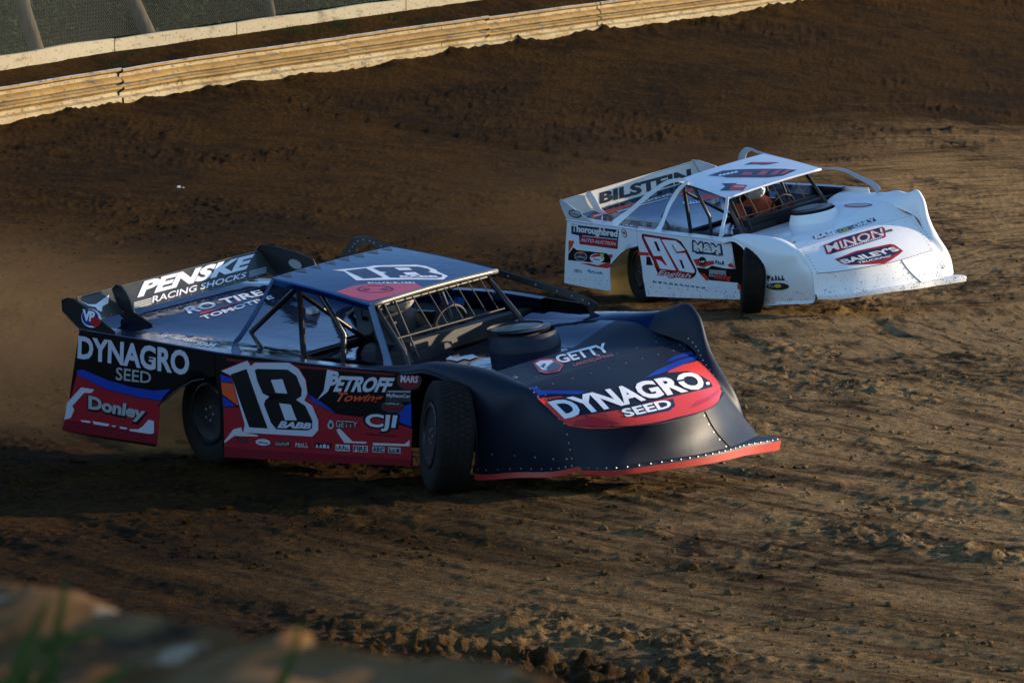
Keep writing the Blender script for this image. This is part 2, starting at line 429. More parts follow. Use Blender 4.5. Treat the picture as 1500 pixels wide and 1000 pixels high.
def wheel(car_ob, mw, width, label, mat_t, steer_side=1):
    """one wheel: axle along local y, outer face at -y"""
    inv = car_ob.matrix_world.inverted()
    w2 = width / 2; Rr = .372
    e = bpy.data.objects.new('wheel', None); scene.collection.objects.link(e); e.parent = car_ob; e.matrix_local = inv @ mw; e.empty_display_size = .1
    if label: e['label'] = label
    mb = MB()
    prof = [(-w2 * .80, .215), (-w2 * .93, .235), (-w2 * 1.0, .275), (-w2 * .99, .318), (-w2 * .93, .345), (-w2 * .84, .364)]
    n = 9
    for k in range(n + 1):
        o = lerp(-w2 * .80, w2 * .80, k / n); prof.append((o, Rr - .002))
        if k < n: prof += [(o + w2 * .13, Rr), (o + w2 * .145, Rr - .004), (o + w2 * .165, Rr - .004)]
    prof += [(-a, b) for a, b in prof[5::-1]]
    mb.lathe(prof, 0, 64)
    for k in range(56):   # cross grooves of the tread blocks as low ridges
        a = 2 * math.pi * k / 56
        for o in (-.55, -.2, .2, .55):
            d = .5 if o in (-.2, .55) else 0
            aa = a + d * 2 * math.pi / 56; Mx = Matrix.Rotation(-aa, 3, 'Y')
            mb.box(Mx @ Vector((0, o * w2, Rr)), (.026, w2 * .28, .003), 0, Mx)
    mb.build('tyre', [mat_t], e, 50)
    rb = MB()
    rb.lathe([(-w2 * .80, .222), (-w2 * .96, .222), (-w2 * 1.0, .21), (-w2 * .99, .192), (-w2 * .90, .188), (-w2 * .86, .14), (-w2 * .84, .10), (-w2 * .86, .07), (-w2 * .86, .0005)], 0, 40)
    rb.lathe([(w2 * .8, .222), (w2 * .8, .19), (-w2 * .3, .18)], 0, 40)
    for k in range(16):
        a = 2 * math.pi * k / 16; rb.tube([(.205 * math.cos(a), -w2 * .98, .205 * math.sin(a)), (.205 * math.cos(a), -w2 * 1.02, .205 * math.sin(a))], .008, 0, 6)
    for k in range(5):
        a = 2 * math.pi * k / 5; rb.tube([(.05 * math.cos(a), -w2 * .84, .05 * math.sin(a)), (.05 * math.cos(a), -w2 * .89, .05 * math.sin(a))], .009, 1, 6)
    rb.build('rim', [M_RIM, M_RIVET], e, 40)
    return e

def race_car(c, MW, label, cat, group, C, contacts, steer):
    S = SPEC[c]; root = empty('race_car', MW, label, cat, group)
    base = C['base']; under = C.get('under', M_DARK)
    side = surf(c, 'side'); dx = S['archdx']
    bz = lambda x: pl(S['belt'], x) - .002
    # --- quarter panel and door on the near flank
    q = [(-3.79, bz(-3.79)), (-3.3, bz(-3.3)), (-2.85, bz(-2.85)), (-2.36, bz(-2.36)), (-2.36, .665), (-2.47, .645), (-2.60, .622), (-2.74, .565), (-2.87, .493), (-2.985, .43), (-3.02, .32), (-3.045, .125), (-3.6, .155), (-4.03, .19)]
    mb = MB(); mats = [base]; sheet(mb, q, side, 1); apply_decals(mb, mats, c, 'quarter_panel')
    dots(mb, [(lerp(-3.9, -3.1, k / 7), .245 - .0 * k) for k in range(8)], side, 1, .007, len(mats)); mats.append(M_TUBE)
    mb.tube([side(-2.47, .64), side(-2.60, .617), side(-2.74, .56), side(-2.87, .488), side(-2.985, .425)], .006, len(mats) - 1, 6)
    mb.build('quarter_panel', mats, root)
    dr = [(-2.352, bz(-2.352)), (-1.87, bz(-1.87)), (-1.14, bz(-1.14)), (-.6, bz(-.6)), (-.42 + dx * .3, bz(-.42 + dx * .3)), (-.43 + dx * .15, .5), (-.43, .125), (-1.4, .105), (-2.32, .092), (-2.335, .3), (-2.325, .42), (-2.34, .60), (-2.352, .66)]
    mb = MB(); mats = [base]; sheet(mb, dr, side, 1); apply_decals(mb, mats, c, 'door_panel')
    mb.tube([side(x, bz(x)) for x in np.linspace(-3.79, -.45 + dx * .3, 24)], .009, len(mats), 6); mats.append(C['edge'])
    dots(mb, [(lerp(-2.2, -.52, k / 9), .20) for k in range(10)], side, 1, .009, len(mats)); mats.append(M_TUBE)
    mb.build('door_panel', mats, root)
    # --- the far flank
    def sideL(x, z):
        zt = pl(S['left'], x); k = (zt - z) / (zt - .1); return (x, .935 + .065 * k + .03 * max(k, 0) * max(1 - k, 0), z)
    lz = lambda x: pl(S['left'], x)
    q = [(-3.79, lz(-3.79)), (-2.36, lz(-2.36)), (-2.36, .665), (-2.60, .622), (-2.87, .493), (-2.985, .43), (-3.045, .125), (-4.03, .19)]
    mb = MB(); sheet(mb, q, sideL, -1); mb.build('quarter_panel', [base], root)
    q = [(-2.352, lz(-2.352)), (-1.3, lz(-1.3)), (-.42, lz(-.42)), (-.43, .12), (-2.32, .09), (-2.34, .6)]
    mb = MB(); sheet(mb, q, sideL, -1); mb.build('door_panel', [base], root)
    # --- rear deck with the cockpit hole
    dk = surf(c, 'deck'); ys = [-.935, -.80, -.68, -.57, -.45, -.2, .02, .2, .4, .60, .70, .80, .86]; xs = [-3.84, -3.64, -3.42, -3.2, -3.0, -2.8, -2.5, -2.25, -2.05, -1.8, -1.5, -1.2, -.92, -.86]
    mb = MB(); mats = [C['deck']]
    P = [[dk(x, y) for y in ys] for x in xs]
    mb.grid([r_[:2] for r_ in P], 1, True); mats.append(C['edge'])
    mb.grid([r_[1:] for r_ in P], 0, True, skip=lambda i, j: 8 <= i < 12 and 5 <= j)
    mb.grid([r_[9:] for r_ in P[8:13]], 2, True); mats.append(M_DARK)
    mb.grid([[(x, .866, dk(x, .86)[2]) for x in xs], [(x, .88, lz(x)) for x in xs], [(x, .937, lz(x) + .004) for x in xs]], 0, False)   # raised rail on the driver's side
    hole = [(-2.05, .02), (-.92, .02), (-.92, .60), (-2.05, .60)]
    apply_decals(mb, mats, c, 'rear_deck')
    mats.append(M_RIVET); cap = dk(-2.786, .456)
    mb.lathe([(0, .055), (.035, .052), (.045, .04), (.045, .001)], len(mats) - 1, 20, 'z', cap)
    mb.build('rear_deck', mats, root, 60)
    # --- cockpit tub
    mb = MB(); b0 = [(x, y, dk(x, y)[2] - .004) for x, y in hole]; b1 = [(x, y, .22) for x, y in hole]
    mb.add(b0 + b1, [(0, 1, 5, 4), (1, 2, 6, 5), (2, 3, 7, 6), (3, 0, 4, 7), (4, 5, 6, 7)], 0, False)
    mb.box((-1.0, .25, .78), (.10, 1.25, .12), 0); mb.box((-.97, -.28, .73), (.16, .5, .10), 0)
    mb.build('cockpit_tub', [M_DARK], root)
    mb = MB(); mb.box((-.75, 0, .21), (2.9, 1.5, .04), 0); mb.box((-3.15, .1, .45), (.6, .5, .30), 0); mb.box((.15, 0, .42), (1.1, .7, .36), 0); mb.box((-.45, 0, .45), (.08, 1.5, .4), 0)  # the wide floor slab is added to block light under the car
    mb.box((-1.6, -.62, .42), (1.7, .05, .44), 0); mb.build('chassis', [M_DARK], root)
    # --- hood
    hd = surf(c, 'hood'); mb = MB(); mats = [C['hood']]
    xs = np.linspace(-.88, .535, 34); P = []
    for x in xs:
        yr = cr([-.64, -.64, -.655, -.70, -.793], [-.88, -.45, -.1, .25, .535], x); yl = cr([.64, .66, .68, .705, .77], [-.88, -.45, -.1, .25, .545], x)
        P.append([hd(x, lerp(yr, yl, k / 34)) for k in range(35)])
    mats.append(C['nose']); kx = int(np.searchsorted(xs, .02)); mb.grid(P[:kx + 1], 0, True); mb.grid(P[kx:], 1, True); apply_decals(mb, mats, c, 'hood')
    dots(mb, [(.44, y) for y in np.linspace(-.6, .62, 7)] + [(.12 + k * .1, -.70 - k * .015) for k in range(4)], hd, 1, .007, len(mats)); mats.append(M_RIVET)
    dots(mb, [(.30, -.66), (.36, .10)], hd, 1, .022, len(mats) - 1)
    mb.build('hood', mats, root, 60)
    # --- hood scoop
    sc = surf(c, 'scoop'); mb = MB(); mats = [C['scoop']]
    A = np.linspace(-1.9, 1.9, 25)
    mb.grid([[sc(a, z) for a in A] for z in np.linspace(.69, C['lid'] - .03, 9)], 0, True)
    mb.grid([[tuple(np.array(sc(a, z)) * np.array((1, 1, 1)) + np.array((-.012 * math.cos(a), -.012 * math.sin(a), 0))) for a in A] for z in np.linspace(.69, C['lid'] - .03, 4)], 1)
    mats.append(M_DARK)
    cx, cy = S['scoop']
    top = [(cx + (S['scr'] - .035) * math.cos(a), cy + (S['scr'] * .92 - .03) * math.sin(a)) for a in np.linspace(0, 2 * math.pi, 33)[:-1]]
    zt = C.get('lid', .885)
    mb.add([(x, y, zt) for x, y in top] + [(cx, cy, zt + .022)], [(i, (i + 1) % 32, 32) for i in range(32)], 2, True)
    mb.add([(x, y, zt) for x, y in top] + [(lerp(cx, x, .97), lerp(cy, y, .97), zt - .022) for x, y in top], [(i, (i + 1) % 32, 32 + (i + 1) % 32, 32 + i)[::-1] for i in range(32)], 2, True)
    mats.append(C['lidmat']); mb.lathe([(0, .20), (.17, .20)], 1, 24, 'z', (cx - .05, cy, .69))
    apply_decals(mb, mats, c, 'hood_scoop'); mb.build('hood_scoop', mats, root, 50)
    # --- nose: front panel, valance and lip
    ns = surf(c, 'nose'); mb = MB(); mats = [C['nose']]; U = np.linspace(0, 1, 41)
    mb.grid([[ns(u, v) for u in U] for v in np.linspace(0, 1, 13)], 0, True)
    rows = []
    for k in range(9):
        s = k / 8; r = []
        for u in U:
            b = np.array(ns(u, 1)); l = cr(S['lip'], S['lipk'], u); p = b + (l - b) * s
            e = min(u, 1 - u); g = min(1, e / .12)
            p[0] += (-.022 * math.sin(math.pi * s) + .02 * (1 - s) * s) * g; p[2] += -.012 * math.sin(math.pi * s) * g
            r.append(p)
        rows.append(r)
    mb.grid(rows, 0, True)
    lipo = []; 
    for o in ((0, 0), (.022, .004), (.036, -.006), (.038, -.022)):
        lipo.append([lip_pt(c, u, o[0], o[1]) for u in U])
    mb.grid(lipo, 0, True)
    mats.append(C['lip']); hgt = lambda u: lerp(.03, .065, u) if c == 'n' else lerp(.03, .045, u)
    mb.grid([[lip_pt(c, u, .038, -.022) for u in U], [lip_pt(c, u, .034, -.022 - hgt(u)) for u in U], [lip_pt(c, u, -.03, -.03 - hgt(u)) for u in U]], 1, True, smooth=False)
    mb.grid([[lip_pt(c, 1, .0, .0), lip_pt(c, 1, .038, -.022)], [lip_pt(c, 1, -.03, -.03 - hgt(1)), lip_pt(c, 1, .034, -.022 - hgt(1))]], 1, True, smooth=False)
    mats.append(M_RIVET)
    lipf = lambda u, w: tuple(lip_pt(c, u, .037, -.008 - w))
    for u in np.linspace(.03, .97, 26): mb.tube([Vector(lipf(u, 0)), Vector(lipf(u, 0)) + Vector((.006, 0, .002))], .0048 if c == 'n' else .0035, 2, 6)
    nsd = [(.03, v) for v in np.linspace(.1, .95, 9)] + [(.97, v) for v in np.linspace(.05, .95, 11)] + [(u, .12) for u in np.linspace(.12, .9, 8)]
    dots(mb, nsd, ns, -1, .0065, 2)
    mats.append(C['seam'])   # join line down the valance and along the foot of the panel
    vl = lambda u, s: np.array(ns(u, 1)) * (1 - s) + cr(S['lip'], S['lipk'], u) * s + np.array((-.022 * math.sin(math.pi * s) + .02 * (1 - s) * s + .004, 0, -.012 * math.sin(math.pi * s)))
    mb.tube([vl(lerp(.60, .66, s), s) for s in np.linspace(.02, 1, 8)], .004, 3, 5)
    mb.tube([np.array(ns(u, 1)) + np.array((.003, 0, .001)) for u in np.linspace(.02, .98, 30)], .0035, 3, 5)
    for s in np.linspace(.1, .95, 5): p = vl(lerp(.60, .66, s), s); mb.tube([p + np.array((0, -.03, 0)), p + np.array((.006, -.03, .002))], .006, 2, 6)
    apply_decals(mb, mats, c, 'nose_panel'); mb.build('nose_panel', mats, root, 50)
    # --- front fenders
    for f, sg in ((fender_R(c), 1), (fender_L(c), -1)):
        mb = MB(); mats = [C['nose']]
        P = [[f(a, b) for b in np.linspace(0, 1, 15)] for a in np.linspace(0, 1, 45 if sg > 0 else 121)]
        if sg > 0: mb.grid(P, 0, True)
        else: mb.grid(P[:50], 3, False); mb.grid(P[49:], 0, False)
        ed = [np.array(f(a, 1.)) for a in np.linspace(.10, .68, 26)]
        mb.tube(ed, .011, 0, 6)
        if sg > 0 or c == 'n':
            mb.grid([[f(a, 1.) for a in np.linspace(.68, 1, 14)], [f(a, 1.) + np.array((.0, -.02 * sg * (1 - t) , -.035)) for a, t in zip(np.linspace(.68, 1, 14), np.linspace(0, 1, 14))]], 1, sg > 0)
        mats.append(C['lip']); mats.append(M_RIVET)
        if sg < 0: mats.append(C['hood'])
        if sg > 0:
            dots(mb, [(a, .955) for a in np.linspace(.69, .98, 11)] + [(a, .80) for a in np.linspace(.72, .96, 5)] + [(.985, b) for b in (.25, .45, .6, .8)] + [(a, .04) for a in np.linspace(.6, .97, 9)], lambda a, b: tuple(f(a, b)), -1, .0065 if c == 'n' else .005, 2)
            apply_decals(mb, mats, c, 'front_fender')
        else:
            dots(mb, [(a, .05) for a in np.linspace(.58, .97, 12)], lambda a, b: tuple(f(a, b)), 1, .0065, 2)
        mb.build('front_fender', mats, root, 60)
    # --- roof
    r = S['roof']; rf = surf(c, 'roof'); mb = MB(); mats = [C['roof']]; P = []
    for k in range(13):
        t = k / 12; x = lerp(r['xr'], r['xf'], t); y0 = lerp(r['yr'][0], r['yf'][0], t); y1 = lerp(r['yr'][1], r['yf'][1], t)
        row = [rf(x, lerp(y0, y1, j / 12)) for j in range(13)]
        a, b = row[0], row[-1]
        fl = C['flange']
        P.append([(a[0], a[1] + .012, a[2] - fl), (a[0], a[1] - .006, a[2] - .012)] + row + [(b[0], b[1] + .006, b[2] - .012), (b[0], b[1] - .012, b[2] - fl)])
    mb.grid(P, 0, True); mb.grid([[(p[0], p[1], p[2] - .02) for p in q[2:-2]] for q in P], 1); mats.append(M_DARK)
    mb.grid([P[0][2:-2], [(p[0] - .012, p[1], p[2] - .03) for p in P[0][2:-2]]], 0)
    apply_decals(mb, mats, c, 'roof')
    dots(mb, [(lerp(r['xr'], r['xf'], .97), y) for y in np.linspace(-.55, .55, 8)], rf, 1, .006, len(mats)); mats.append(M_RIVET)
    ro = mb.build('roof', mats, root, 40)
    mb = MB(); fe = [np.array(p) + np.array((.012, 0, -.012)) for p in P[-1][2:-2]]
    mb.tube(fe, .018 if c == 'n' else .014, 0, 8); mb.build('roof_edge_trim', [C['trim']], ro)
    # --- window pillars (flat folded strips)
    for pts, w, m in C['pillars']:
        mb = MB(); P3 = [cr(pts, list(range(len(pts))), u) for u in np.linspace(0, len(pts) - 1, 4 * (len(pts) - 1) + 1)]
        n = len(P3); mats = [m]
        def wd(k): return pl(list(zip(np.linspace(0, n - 1, len(w)), w)), k)
        A = []; B = []
        for k, p in enumerate(P3):
            d = P3[min(k + 1, n - 1)] - P3[max(k - 1, 0)]; d /= np.linalg.norm(d)
            s = np.cross(d, (0, -1, .25)); s /= np.linalg.norm(s)
            A.append(p - s * wd(k) / 2); B.append(p + s * wd(k) / 2)
        nrm = np.array((0, .008, 0))
        mb.grid([A, B], 0); mb.grid([[a + nrm for a in A], [b + nrm for b in B]], 0); mb.grid([A, [a + nrm for a in A]], 0); mb.grid([B, [b + nrm for b in B]], 0)
        if m is C.get('tagmat'): pass
        mb.build('window_pillar', mats, root)
    # --- strip over the driver's side window
    mb = MB(); pts = C['rail']; P3 = [cr(pts, list(range(len(pts))), u) for u in np.linspace(0, len(pts) - 1, 5 * (len(pts) - 1) + 1)]
    A = []; B = []; n = len(P3)
    for k, p in enumerate(P3):
        d = P3[min(k + 1, n - 1)] - P3[max(k - 1, 0)]; d /= np.linalg.norm(d); s = np.cross(d, (0, -1, .2)); s /= np.linalg.norm(s)
        w = pl(C['railw'], k / (n - 1)); A.append(p + s * 0); B.append(p + s * w)
    nrm = np.array((0, .012, .004))
    mb.grid([A, B], 0); mb.grid([[a + nrm for a in A], [b + nrm for b in B]], 0, True); mb.grid([A, [a + nrm for a in A]], 0); mb.grid([B, [b + nrm for b in B]], 0)
    if c == 'n':
        for k in range(2, n - 3, 2): q_ = (A[k] + B[k]) / 2; mb.tube([q_, q_ + np.array((0, -.006, 0))], .008, 1, 6)
    mb.build('roof_rail', [C['railmat'], M_RIVET], root)
    # --- spoiler
    sp = surf(c, 'spoiler'); mb = MB(); mats = [C['spoiler']]; Y = np.linspace(-.925, .925, 15)
    mb.grid([[sp(y, t) for y in Y] for t in np.linspace(0, 1, 6)], 0, True)
    mb.grid([[tuple(np.array(sp(y, t)) - np.array((.01, 0, .002))) for y in Y] for t in np.linspace(0, 1, 4)], 0)
    mb.tube([sp(y, 1) for y in Y], .008, 0, 6); dots(mb, [(y, .06) for y in np.linspace(-.85, .85, 16)], sp, 1, .007, 1); mats.append(M_RIVET)
    apply_decals(mb, mats, c, 'spoiler'); so = mb.build('spoiler', mats, root, 50)
    for nm, poly, yy, m in C['plates']:
        mb = MB(); mats = [m]; S2 = surf(c, 'y=%.3f' % yy)
        sheet(mb, poly, S2, 1, .012, (5, 5)); mb.tube([S2(a, b) for a, b in poly + poly[:1]], .007, 0, 5, False)
        if yy < -.9: apply_decals(mb, mats, c, nm)
        if yy > .9: apply_decals(mb, mats, c, 'far_plate')
        mb.build(nm, mats, so)
    # --- roll cage and rock screen
    mb = MB()
    L = lambda x, y: dk(x, y)[2]
    zr = lambda x: rf(x, 0)[2] - .045
    for s in (-1, 1):
        y = .55 * s
        mb.tube([(-1.82, y, zr(-1.9) - .02), (-1.87, y, .55)], .022, 0)
        mb.tube([(-1.85, y, zr(-1.9) - .03), (-2.37, y, .90), (-2.25, y, L(-2.25, y) - .05)] if s < 0 else [(-1.85, y, zr(-1.9) - .03), (-2.5, y, .8)], .022, 0)
        mb.tube([(-1.62, y, zr(-1.65) - .02), (-1.42, y, .915), (-1.48, y, .6)] if s < 0 else [(-1.62, y, zr(-1.65)), (-1.4, y, .7)], .02, 0)
        mb.tube([(-1.85, y, zr(-1.85) - .01), (-1.06, y * 1.02, zr(-1.06) - .01), (-.80, y * 1.08, .82), (-.72, y * 1.08, .55)], .021, 1)
    mb.tube([(-1.84, -.55, zr(-1.85) - .01), (-1.84, .55, zr(-1.85) - .01)], .02, 0); mb.tube([(-1.06, -.55, zr(-1.06) - .01), (-1.06, .55, zr(-1.06) - .01)], .02, 0)
    mb.tube([(-1.82, -.55, 1.2), (-1.86, .1, .72)], .018, 0); mb.tube([(-1.86, -.55, .75), (-1.86, .55, .75)], .02, 0)
    mb.build('roll_cage', [M_TUBE, C['cage2']], root, 50)
    mb = MB(); zs = lambda x: .905
    mb.tube([(-.89, -.60, .905), (-.89, .53, .905)], .0075, 0)
    for k, y in enumerate(C['screen_y']):
        mb.tube([(-1.02, y - .02, zr(-1.02) + .02), (-.89, y + .01, .905)], .0045 if k else .006, 0, 6)
    mb.tube([(-1.04, -.50, zr(-1.02) + .01), (-.83, -.50, .72)], .010, 0); mb.tube([(-1.03, -.40, zr(-1.02) + .01), (-.86, -.40, .74)], .009, 0)
    mb.build('rock_screen', [M_STEEL], root, 50)
    mb = MB()   # seat
    for s in (-1, 1): mb.box((-1.75, .31 + .2 * s, .62), (.35, .03, .5), 0)
    mb.box((-1.72, .31, .36), (.42, .38, .06), 0); mb.box((-1.93, .31, .68), (.06, .42, .62), 0); mb.box((-1.9, .12, .98), (.16, .03, .16), 0); mb.box((-1.9, .50, .98), (.16, .03, .16), 0)
    mb.build('seat', [M_TUBE], root)
    mb = MB(); rg = [(-1.23 + .06 * math.cos(a) * .5, .31 + .17 * math.sin(a), .80 + .16 * math.cos(a)) for a in np.linspace(0, 2 * math.pi, 25)]
    mb.tube(rg, .014, 0, 6, False); mb.tube([(-1.22, .31, .80), (-1.0, .31, .70)], .015, 0); mb.tube([(-1.24, .15, .8), (-1.22, .31, .8), (-1.24, .47, .8)], .012, 0)
    mb.build('steering_wheel', [M_DARK], root)
    # --- wheels: upright on the ground, the front pair turned
    fw = MW.to_3x3() @ Vector((1, 0, 0)); fw.z = 0; fw.normalize(); lf = Vector((-fw.y, fw.x, 0))
    for fr, near_ in ((0, 1), (1, 1), (0, 0), (1, 0)):
        p = Vector((*contacts[fr], .0 + (.12 if c == 'n' else .22) if fr and not near_ else 0)); wd = .33 if fr == 0 else .25
        if not near_: p = p + lf * (1.60 if fr == 0 else 1.5)
        f2 = Matrix.Rotation(-steer if fr else R(-9), 3, 'Z') @ fw
        lf2 = Vector((-f2.y, f2.x, 0)); cam_ = R(0 if fr == 0 else (4 if near_ else 0))
        up = Vector((0, 0, 1)); up2 = (up * math.cos(cam_) + lf2 * math.sin(cam_)).normalized(); ax = up2.cross(f2).normalized()
        cen = p + up2 * .368 - (ax * 0)
        m = Matrix((( f2.x, ax.x, up2.x, cen.x), (f2.y, ax.y, up2.y, cen.y), (f2.z, ax.z, up2.z, cen.z), (0, 0, 0, 1)))
        if not near_: m = m @ Matrix.Rotation(math.pi, 4, 'Z')
        wheel(root, m, wd, 'front wheel turned out of line with the body' if fr and near_ else None, C['tyre'])
    return root

# ------------------------------------------------------------------ drivers
def driver(c, MW, label, suit, helm, band):
    root = empty('person', MW @ Matrix.Translation((-1.7, .31, .39)), label, 'driver', 'drivers in the race cars')
    nodes = {'pelvis': ((0, 0, .08), .15), 'waist': ((-.06, 0, .22), .14), 'chest': ((-.10, 0, .40), .165), 'neckb': ((-.09, 0, .50), .075), 'head': ((-.05, 0, .62), .09),
             'sl': ((-.09, .17, .45), .07), 'el': ((.12, .25, .28), .05), 'wl': ((.36, .17, .42), .035), 'sr': ((-.09, -.17, .45), .07), 'er': ((.12, -.25, .28), .05), 'wr': ((.36, -.17, .42), .035),
             'kl': ((.42, .12, .16), .075), 'al': ((.72, .10, -.08), .05), 'kr': ((.42, -.12, .16), .075), 'ar': ((.72, -.10, -.08), .05), 'tl': ((.80, .10, -.04), .035), 'tr': ((.80, -.10, -.04), .035)}
    edges = [('pelvis', 'waist'), ('waist', 'chest'), ('chest', 'neckb'), ('neckb', 'head'), ('chest', 'sl'), ('sl', 'el'), ('el', 'wl'), ('chest', 'sr'), ('sr', 'er'), ('er', 'wr'),
             ('pelvis', 'kl'), ('kl', 'al'), ('al', 'tl'), ('pelvis', 'kr'), ('kr', 'ar'), ('ar', 'tr')]
    for s, w in ((1, 'wl'), (-1, 'wr')):
        p = f'p{w}'; nodes[p] = ((.44, .165 * s, .43), .032); edges.append((w, p))
        for k in range(4):
            a = f'f{w}{k}'; b = a + 't'; z = .455 - .02 * k
            nodes[a] = ((.485, (.16 + .0 * k) * s, z), .010); nodes[b] = ((.495, (.135 - .003 * k) * s, z - .004), .009); edges += [(p, a), (a, b)]
        a = f't{w}'; nodes[a] = ((.455, .13 * s, .455), .011); edges.append((p, a))
    names = list(nodes); me = bpy.data.meshes.new('body')
    me.from_pydata([nodes[k][0] for k in names], [(names.index(a), names.index(b)) for a, b in edges], [])
    o = bpy.data.objects.new('body', me); scene.collection.objects.link(o)
    sk = o.modifiers.new('skin', 'SKIN'); o.modifiers.new('sub', 'SUBSURF').levels = 1
    for i, k in enumerate(names): me.skin_vertices[0].data[i].radius = (nodes[k][1],) * 2
    me.skin_vertices[0].data[0].use_root = True
    dg = bpy.context.evaluated_depsgraph_get(); m2 = bpy.data.meshes.new_from_object(o.evaluated_get(dg)); bpy.data.objects.remove(o)
    for p in m2.polygons: p.use_smooth = True
    m2.materials.clear(); m2.materials.append(suit); b = bpy.data.objects.new('body', m2); scene.collection.objects.link(b); b.parent = root
    # helmet: shell with an eye port, visor strip behind it
    mb = MB(); cx, cz = -.04, .645; P = []
    for i in range(15):
        th = math.pi * (.02 + .80 * i / 14); row = []
        for j in range(25):
            ph = 2 * math.pi * j / 24; x = math.cos(ph); rr = math.sin(th)
            k = 1 + .10 * max(0, x) * (1 if th > 1.7 else 0)
            row.append((cx + .145 * rr * x * k, .122 * rr * math.sin(ph), cz + .145 * math.cos(th)))
        P.append(row)
    port = lambda i, j: 6 <= i <= 8 and (j <= 4 or j >= 19)
    mb.grid(P, 0, True, skip=port); mb.grid([[(cx + (q[0] - cx) * .95, q[1] * .95, q[2]) for q in r_] for r_ in P[5:11]], 1, True)
    mb.grid([[(cx + (q[0] - cx) * 1.01, q[1] * 1.01, q[2]) for q in r_] for r_ in P[3:5]], 2, True)
    mb.build('helmet', [helm, M_VISOR, band], root, 60)
    mb = MB(); mb.box((cx + .126, 0, .585), (.02, .06, .03), 0); mb.box((cx + .13, 0, .60), (.03, .03, .05), 0); mb.build('face', [plain('skin', (.35, .2, .14), .6)], root)
    return root

